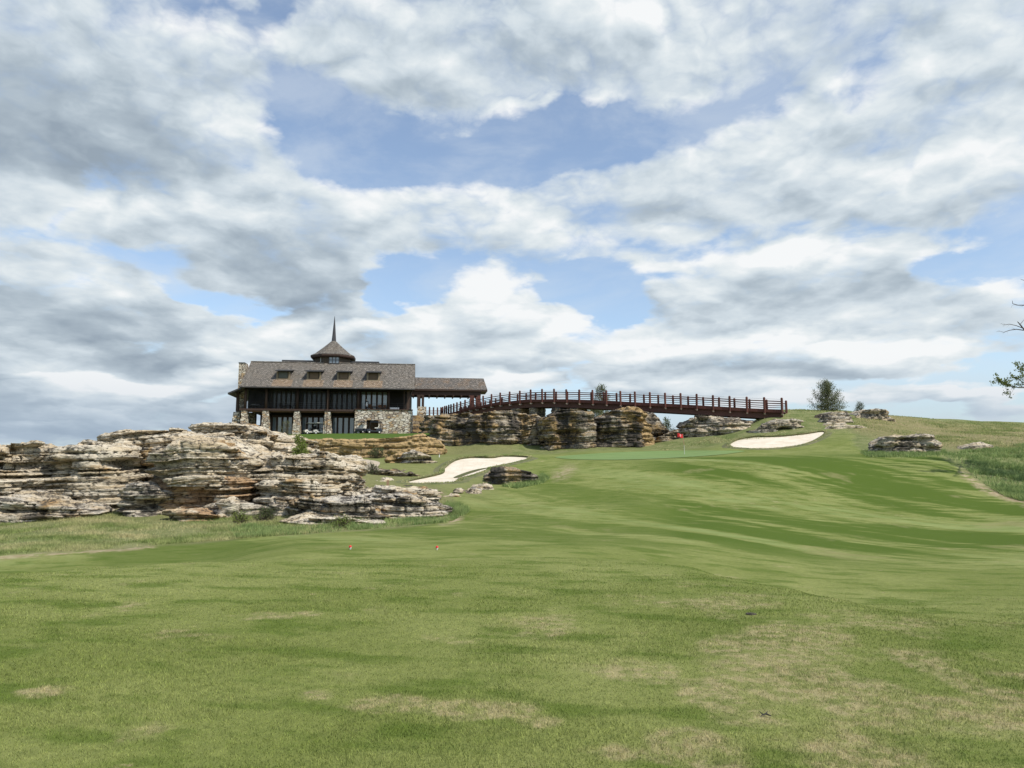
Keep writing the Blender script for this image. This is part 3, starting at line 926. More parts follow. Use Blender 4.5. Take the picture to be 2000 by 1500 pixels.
def sheet(name, poly, mat, y0, y1, off=0.02, wob=0.0, cuts=3, raise_fn=None):
    """a patch of ground cover whose outline was read off the photograph, laid on the terrain"""
    n = len(poly)
    P = [Vector((*p, 0)) for p in poly]
    out = []
    for i in range(n):
        p0, p1, p2, p3 = P[i - 1], P[i], P[(i + 1) % n], P[(i + 2) % n]
        for k in range(6):
            t = k / 6
            q = 0.5 * ((2 * p1) + (p2 - p0) * t + (2 * p0 - 5 * p1 + 4 * p2 - p3) * t * t + (3 * p1 - p0 - 3 * p2 + p3) * t ** 3)
            out.append((q.x, q.y))
    pts = [TER.hit(a, b, y0, y1) for a, b in out]
    bm = bmesh.new()
    vs = [bm.verts.new((p.x, p.y, 0)) for p in pts]
    es = [bm.edges.new((vs[i], vs[(i + 1) % len(vs)])) for i in range(len(vs))]
    bmesh.ops.triangle_fill(bm, edges=es, use_beauty=True)
    rim = [(p.x, p.y) for p in pts]
    for _ in range(cuts):
        long = [e for e in bm.edges if e.calc_length() > 0.5]
        if not long:
            break
        bmesh.ops.subdivide_edges(bm, edges=long, cuts=1)
        bmesh.ops.triangulate(bm, faces=bm.faces)
    ra = np.array(rim)
    for v in bm.verts:
        z = hz(v.co.x, v.co.y) + off
        if raise_fn:
            d = np.min(np.hypot(ra[:, 0] - v.co.x, ra[:, 1] - v.co.y))
            z += raise_fn(d)
        v.co.z = z
    bmesh.ops.recalc_face_normals(bm, faces=bm.faces)
    me = bpy.data.meshes.new(name)
    bm.to_mesh(me)
    bm.free()
    if len(me.polygons) and me.polygons[0].normal.z < 0:
        me.flip_normals()
    me.polygons.foreach_set('use_smooth', np.ones(len(me.polygons), bool))
    return link(name, me, mat), rim


def green_mat():
    m, g, b = mat_new('putting_green_turf')
    geo = g.new('ShaderNodeNewGeometry')
    p = geo.outputs['Position']
    n = g.noise(g.rmap(p, 20, (0.3, 1, 1)), 0.8, 4, 0.5)
    c = g.mix(g.ss(n, 0.35, 0.65), (0.125, 0.195, 0.055), (0.155, 0.225, 0.07))
    g.l.new(c, b.inputs['Base Color'])
    b.inputs['Roughness'].default_value = 0.9
    return m


def sand_mat():
    m, g, b = mat_new('bunker_sand')
    geo = g.new('ShaderNodeNewGeometry')
    p = geo.outputs['Position']
    n = g.noise(p, 0.8, 5, 0.6)
    f = g.noise(g.mapping(p, scale=(6, 1.0, 1.0)), 1.3, 4, 0.6)
    c = g.mix(g.ss(n, 0.35, 0.7), (0.66, 0.60, 0.49), (0.58, 0.50, 0.385))
    c = g.mix(g.ss(f, 0.5, 0.75, 0, 0.4), c, (0.47, 0.38, 0.26))
    g.l.new(c, b.inputs['Base Color'])
    b.inputs['Roughness'].default_value = 0.95
    bump(g, b, g.m('ADD', f, g.noise(p, 12, 4, 0.6)), 0.6, 0.03)
    return m


def path_mat():
    m, g, b = mat_new('cart_path_gravel')
    geo = g.new('ShaderNodeNewGeometry')
    p = geo.outputs['Position']
    c = g.mix(g.ss(g.noise(p, 1.2, 6, 0.6), 0.35, 0.65), (0.46, 0.38, 0.27), (0.36, 0.31, 0.25))
    g.l.new(c, b.inputs['Base Color'])
    b.inputs['Roughness'].default_value = 0.95
    return m


SAND = sand_mat()
ISLE = simple_mat('rough_island_turf', (0.11, 0.115, 0.04), 0.95, 0.35, 1.5)
GREEN, _ = sheet('putting_green', [(1085, 893), (1150, 887), (1240, 882.5), (1330, 880.5), (1400, 880.5), (1455, 881.5), (1400, 889), (1310, 895), (1210, 898.5), (1120, 897.5)], green_mat(), 60, 100, 0.03)
tag(GREEN, kind='structure')


def dish(d):
    return -0.0 if d < 0.05 else 0.0


bk, rimA = sheet('sand_bunker', [(794, 943), (860, 928), (868, 916), (890, 901), (922, 895.5), (960, 896), (985, 893), (1033, 895), (1008, 903), (960, 913), (952, 918), (925, 928), (900, 935), (888, 942), (840, 944.5)], SAND, 44, 84, 0.035)
tag(bk, 'long white sand bunker winding uphill in front of the rock cliff, left of the green', 'bunker')
bk2, rimB = sheet('sand_bunker', [(1425, 872), (1440, 861), (1475, 855), (1520, 854), (1565, 850), (1610, 844.5), (1597, 857), (1570, 868), (1535, 874), (1490, 877), (1450, 876)], SAND, 66, 100, 0.035)
tag(bk2, 'crescent white sand bunker with a steep face right of the red flag', 'bunker')
isl, _ = sheet('bunker_grass_island', [(886, 934), (905, 926), (930, 918.5), (956, 914.5), (938, 919.5), (914, 927.5), (898, 933.5)], ISLE, 44, 84, 0.075)
tag(isl, kind='structure')
pth, _ = sheet('cart_path', [(700, 900), (725, 899.5), (742, 904), (738, 914), (752, 920), (728, 925), (712, 922), (702, 932), (712, 950), (704, 962), (690, 958), (690, 930)], path_mat(), 40, 78, 0.03)
tag(pth, kind='structure')

# ------------------------------------------------------------------ layered limestone
_lr = np.random.default_rng(5)
_t = np.concatenate([_lr.choice([0.10, 0.16, 0.22, 0.30, 0.42, 0.55], 140, p=[.16, .24, .22, .18, .12, .08])]) * _lr.uniform(0.8, 1.2, 140)
LAYERS = -9 + np.concatenate([[0], np.cumsum(_t)])
MAJOR = np.cumsum(_lr.random(len(LAYERS)) < 0.30)


def rand1(k, seed):
    k = np.asarray(k)
    return _hash(k, k * 0 + seed, k * 0, 99)


def strata(x, y, z, amp, seed, thick, blocks=1.0):
    """how far the beds stand out of the rock face"""
    zw = (z + 0.42 * vnoise(x * .14, y * .14, 0, 31) + 0.07 * vnoise(x * .8, y * .8, 0, 32)) / thick
    k = np.clip(np.searchsorted(LAYERS, zw) - 1, 0, len(LAYERS) - 2)
    t = (zw - LAYERS[k]) / (LAYERS[k + 1] - LAYERS[k])
    mj = MAJOR[k]
    q = x * 0.83 + y * 0.56
    off = 0.55 * vnoise(x * .20, y * .20, mj * 7.7, seed + 1)
    off = off + 0.42 * (rand1(mj, 3) - .5) + 0.36 * (rand1(k, 4) - .5) + 0.32 * vnoise(x * .5, y * .5, k * 5.1, seed + 2)
    wid = (0.7 + 2.4 * rand1(k, 6)) * thick
    cell = np.floor((q + 9 * rand1(k, 7) + 0.35 * vnoise(x * .9, y * .9, k * 3.3, 33)) / wid)
    fr = (q + 9 * rand1(k, 7) + 0.35 * vnoise(x * .9, y * .9, k * 3.3, 33)) / wid - cell
    off = off + blocks * 0.46 * (_hash(cell, k * 1.0, cell * 0, seed) - .5)
    edge = np.minimum(t, 1 - t)
    off = off - 0.24 * np.clip(1 - edge / 0.24, 0, 1) ** 2
    e2 = np.minimum(fr, 1 - fr) * wid
    off = off - blocks * 0.20 * np.clip(1 - e2 / 0.12, 0, 1)
    off = off * amp + 0.75 * amp * vnoise(x * .16, y * .16, z * .22, seed + 3)
    off = off - 2.2 * amp * np.clip(vnoise(x * .5, y * .5, z * 1.3, seed + 5) - 0.30, 0, 1)
    off = off + 0.20 * vnoise(x * 1.7, y * 1.7, z * 3.0, 41) + 0.09 * vnoise(x * 4.5, y * 4.5, z * 6.5, 42)
    return off


def rock(label, top, base, Y, depth, mat, seed=0, amp=1.0, thick=1.0, res=None, name='rock', cat='rock', group=None, lean=0.0, back=None, blocks=1.0, yaw=0.0, sq=3.2, butt=0.0, z0=None, capn=0.12, dome=0.0):
    """top: silhouette as pixel points from left to right; base: pixel row of the foot; Y: depth of the front face"""
    res = res or max(0.045, Y * 0.0011)
    ym = Y + depth * 0.35
    W = [at(a, b, ym) for a, b in top]
    xs = np.array([w.x for w in W])
    zs = np.array([w.z for w in W])
    xl, xr = xs[0], xs[-1]
    zb = (at(0, base, Y).z - 0.5) if z0 is None else z0
    a, b = (xr - xl) / 2, depth / 2
    cx, cy = (xl + xr) / 2, Y + b
    tt = np.linspace(0, 2 * np.pi, 4000)
    ex = a * np.sign(np.cos(tt)) * np.abs(np.cos(tt)) ** (2 / sq)
    ey = b * np.sign(np.sin(tt)) * np.abs(np.sin(tt)) ** (2 / sq)
    s = np.concatenate([[0], np.cumsum(np.hypot(np.diff(ex), np.diff(ey)))])
    n = max(40, int(s[-1] / res))
    sq_ = np.linspace(0, s[-1], n, endpoint=False)
    ox, oy = np.interp(sq_, s, ex), np.interp(sq_, s, ey)
    tx, ty = np.roll(ox, -1) - np.roll(ox, 1), np.roll(oy, -1) - np.roll(oy, 1)
    ln = np.hypot(tx, ty) + 1e-9
    nx, ny = ty / ln, -tx / ln
    c_, s_ = math.cos(yaw), math.sin(yaw)
    gx, gy = cx + ox * c_ - oy * s_, cy + ox * s_ + oy * c_
    gnx, gny = nx * c_ - ny * s_, nx * s_ + ny * c_
    ztop = np.interp(gx, xs, zs)
    st = vnoise(gx * .9, gy * .9, seed, 51)
    ztop = ztop + 0.10 * np.round(st * 2) * min(1, amp) - 0.02
    H = float(np.max(ztop) - zb)
    m = max(6, int(H / (res * 0.8)))
    v = np.linspace(0, 1, m)[:, None]
    Z = zb + (ztop[None, :] - zb) * v
    gX, gY = np.broadcast_to(gx, Z.shape), np.broadcast_to(gy, Z.shape)
    d = strata(gX, gY, Z, amp, seed, thick, blocks)
    d = d - lean * (Z - zb)
    if butt:
        bq = vnoise(gX * .33, gY * .33, Z * .06, seed + 7) + 0.6 * vnoise(gX * .8, gY * .8, Z * .12, seed + 8)
        d = d + butt * bq - 0.5 * butt * np.clip(-bq - 0.35, 0, 1)
    lim = 0.85 * min(a, b)
    d = np.where(d > 0, 0.7 * amp * np.tanh(d / (0.7 * amp)), d)
    d = np.clip(d, -lim, 1.6)
    # the uppermost bed is rounded off
    d = d - 0.16 * amp * np.clip((v - 0.93) / 0.07, 0, 1) ** 2
    X, Yy = gX + gnx[None, :] * d, gY + gny[None, :] * d
    co = [np.stack([X, Yy, Z], -1).reshape(-1, 3)]
    # top
    nr = max(5, min(40, int(b / res / 1.5)))
    fs = np.linspace(1, 0.0, nr + 1)[1:-1]
    ax = max(0.0, a - b)
    sx = np.clip(ox, -ax, ax)
    px_, py_ = cx + sx * c_, cy + sx * s_
    caps = []
    for f in fs:
        xx = px_ + (X[-1] - px_) * f
        yy = py_ + (Yy[-1] - py_) * f
        zz = np.interp(xx, xs, zs)
        zt = Z[-1] * f + (1 - f) * zz
        q = fbm(xx * .7, yy * .7, seed, 4, 61)
        zt = zt + capn * np.round(q * 3) / 2 + 0.05 * vnoise(xx * 3, yy * 3, 0, 62) + dome * (1 - f * f)
        if back:
            zt = zt + back * (yy - Y)
        caps.append(np.stack([xx, yy, zt], -1))
    co += caps
    co = np.vstack(co)
    rows = m + len(caps)
    idx = np.arange(rows * n).reshape(rows, n)
    nx_ = np.roll(idx, -1, axis=1)
    f = np.stack([idx[:-1].ravel(), nx_[:-1].ravel(), nx_[1:].ravel(), idx[1:].ravel()], 1)
    last = len(co)
    mid = co[-n:].mean(0)
    co = np.vstack([co, mid])
    tri = np.stack([idx[-1], nx_[-1], np.full(n, last)], 1)
    o = mesh_np(name, co, [f, tri], mat)
    tag(o, label, cat, group, 'thing')
    return o


ROCK_PALE = rock_mat('limestone_pale', 0.12, 0.42)
ROCK_RUST = rock_mat('limestone_rust', 0.72, 0.32, ochre=(0.44, 0.285, 0.155), seed=1)
ROCK_CLIFF = rock_mat('limestone_cliff', 0.48, 0.62, light=(0.45, 0.40, 0.32), warm=(0.40, 0.31, 0.19), ochre=(0.42, 0.28, 0.12), seed=2, drip=0.9)
ROCK_GOLD = rock_mat('limestone_golden', 1.05, -0.35, light=(0.56, 0.46, 0.31), warm=(0.50, 0.38, 0.21), ochre=(0.46, 0.32, 0.15), seed=3)
ROCK_GREY = rock_mat('limestone_grey', 0.15, 0.62, light=(0.60, 0.55, 0.46), seed=4)
G1 = 'layered rocks of the big outcrop on the left'
G2 = 'layered cliff blocks under the footbridge'
G3 = 'low rock ledges on the grass hillside'
G4 = 'small rock slabs between path and bunker'

# the big outcrop on the left, from the back to the front
rock('flat grey ledge at the very top of the left outcrop, against the clubhouse corner', [(374, 842), (384, 830), (420, 827), (470, 828), (505, 838), (540, 846)], 880, 54, 7, ROCK_PALE, 1, 0.8, name='rock_ledge', cat='rock ledge', group=G1, thick=0.7, butt=0.5, blocks=1.5)
rock('long dark upper ledge stepping down left below the topmost ledge', [(222, 868), (240, 856), (262, 854), (278, 846), (330, 845), (400, 846), (440, 848)], 930, 47, 9, ROCK_PALE, 2, 0.9, name='rock_ledge', cat='rock ledge', group=G1, thick=0.7, butt=0.5, blocks=1.5)
rock('pale stepped rock tower right of the topmost ledge, beside the green bush', [(440, 862), (480, 852), (515, 846), (545, 846), (572, 852), (586, 860)], 950, 45, 8, ROCK_PALE, 3, 0.8, name='rock_tower', cat='rock', group=G1, thick=0.7, butt=0.5, blocks=1.5)
rock('rust stained band of rock under the topmost ledge', [(360, 866), (400, 856), (470, 856), (520, 862)], 920, 49, 6, ROCK_RUST, 4, 0.8, name='rock_ledge', cat='rock ledge', group=G1, thick=0.7, butt=0.5, blocks=1.5)
rock('tall rock wall at the far left with a flat sunlit top', [(-120, 905), (-20, 900), (4, 884), (20, 872), (45, 867), (110, 868), (128, 874)], 1030, 38, 9, ROCK_PALE, 5, 1.0, name='rock_wall', cat='rock wall', group=G1, thick=0.7, butt=0.5, blocks=1.5)
rock('long rock wall with level layers right of a dark cleft', [(134, 870), (180, 869), (230, 872), (270, 878), (305, 884)], 1020, 39.2, 9, ROCK_PALE, 6, 1.0, name='rock_wall', cat='rock wall', group=G1, thick=0.7, butt=0.5, blocks=1.5)
rock('shaded rock in the recess between the long wall and the bulging middle rock', [(285, 888), (310, 880), (345, 876), (372, 884)], 1010, 41, 7, ROCK_CLIFF, 7, 0.9, name='rock', group=G1, thick=0.7, butt=0.5, blocks=1.5)
rock('low broken ledges at the foot of the far left wall', [(-120, 975), (-20, 970), (40, 968), (90, 975), (150, 984), (195, 996)], 1032, 36, 4, ROCK_GREY, 8, 0.9, name='rock_ledge', cat='rock ledge', group=G1, thick=0.7, butt=0.5, blocks=1.5, capn=0.2)
rock('blunt grey block standing under the long level wall', [(254, 952), (275, 943), (310, 944), (338, 956)], 1010, 37.4, 3, ROCK_GREY, 9, 0.7, name='boulder', cat='boulder', group=G1, thick=0.62)
rock('bulging middle rock with a pale sloping roof and an overhang', [(322, 905), (345, 890), (380, 872), (425, 866), (470, 872), (500, 888)], 945, 37.5, 9, ROCK_PALE, 10, 0.8, name='rock_overhang', cat='rock', group=G1, thick=0.7, butt=0.5, blocks=1.5, lean=-0.06, dome=0.5, z0=at(0, 950, 37.5).z)
rock('rust orange rock beneath the overhang of the bulging middle rock', [(322, 940), (360, 930), (420, 926), (480, 930), (510, 940)], 1028, 38.2, 6, ROCK_RUST, 11, 0.8, name='rock', group=G1, thick=0.7, butt=0.5, blocks=1.5)
rock('flaky reddish ledge lying lowest under the rust orange rock', [(312, 1004), (340, 996), (400, 992), (440, 1000), (462, 1010)], 1028, 35.6, 3, ROCK_RUST, 12, 0.7, name='rock_ledge', cat='rock ledge', group=G1, thick=0.7, butt=0.5, blocks=1.5)
rock('pale rock face joining the bulging rock and the right-hand tower', [(470, 905), (500, 890), (540, 884), (590, 900)], 1010, 40, 7, ROCK_PALE, 13, 0.9, name='rock', group=G1, thick=0.7, butt=0.5, blocks=1.5)
rock('tall layered rock tower at the right end of the outcrop, beside the cart path', [(525, 900), (560, 894), (600, 888), (635, 885), (665, 888), (680, 900), (686, 912)], 1000, 40, 8, ROCK_PALE, 14, 0.9, name='rock_tower', cat='rock', group=G1, thick=0.7, butt=0.5, blocks=1.5)
rock('long flat ledge jutting out halfway down the right-hand tower', [(510, 946), (540, 938), (590, 934), (640, 938), (658, 946)], 988, 37.6, 4, ROCK_PALE, 15, 0.8, name='rock_ledge', cat='rock ledge', group=G1, thick=0.7, butt=0.5, blocks=1.5)
rock('wide pale foot ledge in front of the right-hand tower', [(500, 984), (540, 976), (620, 972), (700, 976), (745, 986), (752, 1000)], 1034, 35.6, 4, ROCK_GREY, 16, 0.8, name='rock_ledge', cat='rock ledge', group=G1, thick=0.7, butt=0.5, blocks=1.5)
rock('white topped slab lowest of all at the grass edge', [(556, 1014), (600, 1008), (660, 1007), (720, 1012), (760, 1022)], 1040, 34.4, 2.4, ROCK_PALE, 17, 0.6, name='rock_slab', cat='rock slab', group=G1, thick=0.62)
rock('ragged tongue of rock with a dark hollow at the right end of the foot ledges', [(690, 976), (720, 966), (780, 964), (830, 970), (862, 982), (876, 996)], 1018, 37, 4.5, ROCK_GREY, 18, 1.0, name='rock_ledge', cat='rock ledge', group=G1, thick=0.7, butt=0.5, blocks=1.5)
rock('long thin flat slab lying level on top of the ragged tongue', [(660, 968), (690, 958), (760, 955), (830, 957), (862, 964)], 985, 39.5, 5, ROCK_PALE, 19, 0.5, name='rock_slab', cat='rock slab', group=G1, thick=0.62)
rock('round white boulder resting on the reddish ledges', [(428, 984), (436, 976), (452, 975), (464, 983)], 996, 36.2, 1.2, ROCK_PALE, 20, 0.25, name='boulder', cat='boulder', group=G1, blocks=0.2, thick=2.0)
rock('lumpy grey ledge beside the round white boulder', [(416, 984), (440, 990), (480, 980), (515, 984), (525, 996)], 1012, 37, 3, ROCK_GREY, 21, 0.7, name='rock_ledge', cat='rock ledge', group=G1, thick=0.62)

# golden wall below the lawn and the rocks around the path
rock('long golden stone wall below the clubhouse lawn', [(566, 866), (600, 860), (660, 860), (720, 860), (780, 855), (830, 851), (856, 857), (868, 874)], 896, 79.8, 6, ROCK_GOLD, 30, 0.55, thick=1.0, name='rock_wall', cat='rock wall')
rock('golden outcrop with a flat top beside the cart path', [(752, 908), (760, 895), (776, 887), (800, 888), (812, 896)], 920, 65, 5, ROCK_GOLD, 31, 0.7, name='rock', group=G4)
rock('dark grey boulder pile leaning on the golden outcrop, under the bunker', [(783, 896), (796, 886), (812, 884), (838, 890), (850, 898), (860, 906)], 919, 64, 5, ROCK_GREY, 32, 0.8, name='boulder', cat='boulder', group=G4)
rock('broad dark ledge below the golden outcrop and the cart path', [(714, 928), (730, 921), (770, 920), (808, 923), (824, 930)], 942, 56, 5, ROCK_CLIFF, 33, 0.9, name='rock_ledge', cat='rock ledge', group=G4)
rock('small pale slab with a pointed end under the broad dark ledge', [(728, 944), (740, 938), (758, 938), (768, 944)], 950, 50, 2, ROCK_PALE, 34, 0.4, name='rock_slab', cat='rock slab', group=G4)
rock('low grey slab left of the wooden stake', [(712, 960), (728, 954), (752, 954), (758, 960)], 966, 46, 2.2, ROCK_GREY, 35, 0.4, name='rock_slab', cat='rock slab', group=G4)
rock('low brownish slab right of the wooden stake', [(758, 960), (768, 953), (800, 951), (812, 956)], 965, 46.5, 2, ROCK_CLIFF, 36, 0.4, name='rock_slab', cat='rock slab', group=G4)
rock('long dark boulder lying in the slope below the left bunker', [(944, 932), (955, 921), (985, 917), (1020, 919), (1044, 925), (1050, 934)], 945, 51, 4, ROCK_CLIFF, 37, 0.5, name='boulder', cat='boulder')
for i, (lab, tp, bs, yy) in enumerate([
        ('pale flat slab lowest left in the row leading up to the dark boulder', [(858, 974), (870, 967), (895, 965), (905, 970)], 976, 44),
        ('pale flat slab in the middle of the row leading up to the dark boulder', [(874, 965), (890, 959), (908, 959), (913, 964)], 972, 45.5),
        ('grey blocky slab second highest in the row leading up to the dark boulder', [(905, 964), (914, 955), (935, 953), (945, 958)], 969, 46),
        ('pale flat slab highest in the row leading up to the dark boulder', [(914, 953), (925, 947), (950, 946), (962, 951)], 959, 48)]):
    rock(lab, tp, bs, yy, 2.6, ROCK_PALE if i != 2 else ROCK_GREY, 40 + i, 0.35, name='rock_slab', cat='rock slab', group=G4)

# cliff under the footbridge
rock('leftmost dark cliff block under the footbridge, next to the stone steps', [(844, 825.5), (858, 813.5), (890, 811.5), (920, 809.5), (936, 815.5)], 888, 94, 10, ROCK_CLIFF, 50, 0.85, name='cliff_block', butt=1.1, sq=5.0, capn=0.08, cat='cliff', group=G2)
rock('wide cliff block with a pale rounded brow in the middle of the cliff', [(918, 813.5), (940, 807.5), (985, 804.5), (1020, 807.5), (1044, 813.5), (1060, 825.5)], 889, 91.5, 10, ROCK_CLIFF, 51, 0.85, name='cliff_block', butt=1.1, sq=5.0, capn=0.08, cat='cliff', group=G2)
rock('cliff block in the gap where the sky shows between deck and rock', [(1000, 815.5), (1025, 811.5), (1045, 813.5), (1058, 821.5), (1080, 829.5)], 888, 94, 9, ROCK_CLIFF, 52, 0.85, name='cliff_block', butt=1.1, sq=5.0, capn=0.08, cat='cliff', group=G2)
rock('cliff block with an overhanging pale cap right of the sky gap', [(1056, 821.5), (1066, 807.5), (1090, 803.5), (1130, 803.5), (1148, 809.5), (1156, 825.5)], 888, 90, 10, ROCK_CLIFF, 53, 0.85, name='cliff_block', butt=1.1, sq=5.0, capn=0.08, cat='cliff', group=G2, lean=-0.03)
rock('cliff block with layered dark face, second from the right under the deck', [(1150, 815.5), (1172, 807.5), (1200, 805.5), (1232, 806.5), (1250, 815.5)], 884, 91, 10, ROCK_CLIFF, 54, 0.85, name='cliff_block', butt=1.1, sq=5.0, capn=0.08, cat='cliff', group=G2)
rock('golden cliff pillar that carries the deck at the right end of the cliff', [(1200, 800), (1212, 797.5), (1245, 798), (1258, 806), (1268, 830), (1274, 868)], 884, 93.5, 6, ROCK_GOLD, 55, 0.8, name='cliff_pillar', cat='cliff', group=G2)
rock('shaded wedge of cliff falling to the right behind the golden pillar', [(1246, 803.5), (1268, 806.5), (1282, 818.5), (1296, 839.5), (1312, 853.5)], 872, 98, 5, ROCK_CLIFF, 56, 0.85, name='cliff_block', butt=1.1, sq=5.0, capn=0.08, cat='cliff', group=G2)
rock('low dark rocks in the hollow beneath the bridge, left of the flag', [(1282, 856), (1296, 846), (1318, 840), (1345, 836), (1356, 844)], 868, 95.5, 4, ROCK_CLIFF, 57, 0.9, name='rock', group=G2)
rock('broad pale topped ledge under the right half of the bridge', [(1334, 830), (1342, 820), (1380, 816), (1420, 818), (1462, 822), (1470, 830)], 860, 93, 7, ROCK_GREY, 58, 1.0, name='rock_ledge', cat='rock ledge', group=G2)
rock('square golden block at the right end of the broad ledge', [(1406, 832), (1415, 826), (1445, 824), (1462, 828), (1466, 838)], 858, 91, 3, ROCK_PALE, 59, 0.6, name='boulder', cat='boulder', group=G2)
rock('grey boulder above the right bunker', [(1464, 842), (1480, 832), (1502, 823), (1536, 820), (1560, 824), (1568, 836)], 856, 87, 5, ROCK_GREY, 60, 0.7, name='boulder', cat='boulder', group=G3)
rock('round topped grey boulder on the hillside below the bushy tree', [(1594, 828), (1600, 809), (1622, 805), (1646, 805), (1658, 812), (1664, 828)], 836, 89, 4, ROCK_GREY, 61, 0.45, name='boulder', cat='boulder', group=G3)
rock('pale slab under the round topped boulder', [(1598, 834), (1610, 826), (1642, 825), (1656, 832)], 840, 87.6, 2.5, ROCK_PALE, 62, 0.4, name='rock_slab', cat='rock slab', group=G3)
rock('thin pale ledge running right from the tip of the right bunker', [(1598, 843), (1616, 833), (1650, 830), (1684, 832), (1702, 840)], 850, 85.5, 2, ROCK_PALE, 63, 0.4, name='rock_slab', cat='rock slab', group=G3)
rock('large dark layered boulder highest on the right-hand hill', [(1652, 826), (1668, 806), (1700, 799), (1726, 801), (1738, 808), (1746, 822)], 842, 92, 5, ROCK_GREY, 64, 0.6, name='boulder', cat='boulder', group=G3)
rock('wide boulder with a cream underside alone on the right slope', [(1712, 868), (1716, 856), (1740, 852), (1765, 855), (1790, 852), (1822, 853), (1836, 862), (1842, 872)], 888, 61, 3.5, ROCK_GREY, 65, 0.65, name='boulder', cat='boulder', group=G3)
rock('small flat pale stone in the dry grass at the right edge', [(1880, 874), (1895, 868), (1920, 867), (1934, 872)], 878, 68, 2, ROCK_PALE, 66, 0.3, name='rock_slab', cat='rock slab', group=G3)

# ------------------------------------------------------------------ clubhouse
WOOD = simple_mat('dark_timber', (0.055, 0.033, 0.024), 0.7, 0.35, 4.0, stretch=(4, 4, 0.5))
WOOD_RED = simple_mat('red_brown_timber', (0.095, 0.034, 0.024), 0.65, 0.3, 4.0, stretch=(3, 3, 0.6))
WOOD_DECK = simple_mat('bridge_girder_timber', (0.085, 0.040, 0.030), 0.7, 0.3, 3.0, stretch=(0.6, 0.6, 3))
LOG = simple_mat('log_beam', (0.15, 0.085, 0.06), 0.65, 0.3, 3.0, stretch=(0.5, 4, 4))
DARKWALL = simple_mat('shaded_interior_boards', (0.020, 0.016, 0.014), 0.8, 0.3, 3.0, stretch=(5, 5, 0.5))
BOARD = simple_mat('cupola_boards', (0.075, 0.058, 0.042), 0.8, 0.4, 5.0, stretch=(5, 5, 0.3))
METAL = simple_mat('dark_metal', (0.045, 0.042, 0.042), 0.45, 0.15, 3.0, spec=0.5)
MASON = masonry_mat('fieldstone_masonry')
SHINGLE = shingle_mat('weathered_shingles', (0.095, 0.085, 0.073), (0.26, 0.235, 0.20), (0.21, 0.17, 0.125), 3.2, 4.2, 0.5)
SHINGLE2 = shingle_mat('slate_brown_shingles', (0.10, 0.096, 0.094), (0.22, 0.19, 0.16), (0.26, 0.17, 0.10), 3.2, 4.2, 0.75)
SHINGLE3 = shingle_mat('newer_brown_shingles', (0.21, 0.15, 0.10), (0.40, 0.29, 0.19), (0.30, 0.20, 0.115), 3.2, 4.2, 0.5)
GLASS = glass_mat('window_glass', (0.05, 0.06, 0.07), 1.0)
GLASS_LIT = glass_mat('window_glass_painted_reflection', (0.16, 0.19, 0.21), 1.0, 0.08)  # paler base colour stands in for reflected sky
GLASS_DIM = glass_mat('screened_glass', (0.075, 0.085, 0.092), 0.9, 0.10)
SCREEN = simple_mat('brown_shutter', (0.13, 0.09, 0.055), 0.7, 0.3, 3.0, stretch=(1, 1, 8))
WHITE = simple_mat('white_paint', (0.78, 0.78, 0.76), 0.5, 0.05)
BLACK = simple_mat('black_rubber', (0.02, 0.02, 0.02), 0.6, 0.1)
RED = simple_mat('red_paint', (0.62, 0.03, 0.03), 0.45, 0.08)
TAN = simple_mat('tan_boards', (0.30, 0.20, 0.12), 0.7, 0.2)

YAW = R(7.0)
U = Vector((math.cos(YAW), math.sin(YAW), 0))
V = Vector((-math.sin(YAW), math.cos(YAW), 0))
ORG = at(474, 852, 115.5)
GROUND_W = 0.0


def loc(px, py, v=0.0):
    """pixel -> (u, w) on the plane at depth v behind the pillar fronts of the clubhouse"""
    d = Vector(ray(px, py))
    c = Vector((0, 0, CAMZ)) - ORG
    t = (v - c.dot(V)) / d.dot(V)
    p = c + d * t
    return p.dot(U), p.z


CL = empty('clubhouse', ORG, YAW)
tag(CL, 'stone and timber clubhouse with shingled roof, four dormers and a spired round cupola', 'clubhouse')


def uu(px, v=0.0, py=800):
    return loc(px, py, v)[0]


def ww(py, v=0.0, px=640):
    return loc(px, py, v)[1]


W_FLOOR = ww(799.5)           # balcony floor
W_BASE = -0.9
uL, uR = uu(469), uu(805)
# rear body, dark recessed walls
V1 = 2.8                      # recess of the upper rooms
V2 = 3.2
VB = 15.0
EAVE_W = ww(756, -1.3)
RIDGE_V = 5.2
RIDGE_W = ww(709.5, RIDGE_V)
m = MB()
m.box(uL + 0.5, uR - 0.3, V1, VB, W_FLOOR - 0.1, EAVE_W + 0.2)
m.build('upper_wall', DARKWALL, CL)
m = MB()
uG0, uG1 = uu(524, 3), uu(530, 3)
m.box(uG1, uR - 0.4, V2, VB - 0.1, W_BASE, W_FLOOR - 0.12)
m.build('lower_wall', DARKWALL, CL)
m = MB()   # open passage at the left corner, with inner stone pier and end wall
m.box(uu(484.5, 4), uu(499, 4), 4.0, 5.2, W_BASE, W_FLOOR - 0.3)
m.build('inner_pier', MASON, CL, bevel=0.05)
m = MB()
m.box(uL + 0.8, uG1, 11.0, 11.4, 2.5, W_FLOOR - 0.15)
m.box(uL + 0.8, uu(499, 11), 11.0, 11.4, W_BASE, 2.5)
m.box(uu(508, 11), uG1, 11.0, 11.4, W_BASE, 2.5)
m.build('passage_wall', DARKWALL, CL)
# balcony floor and soffit
m = MB()
m.box(uL - 0.1, uR, -0.15, V1 + 0.5, W_FLOOR - 0.30, W_FLOOR)
m.build('balcony_floor', WOOD, CL)
m = MB()
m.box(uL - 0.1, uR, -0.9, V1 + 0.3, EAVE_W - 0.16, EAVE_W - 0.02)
m.build('soffit', DARKWALL, CL)

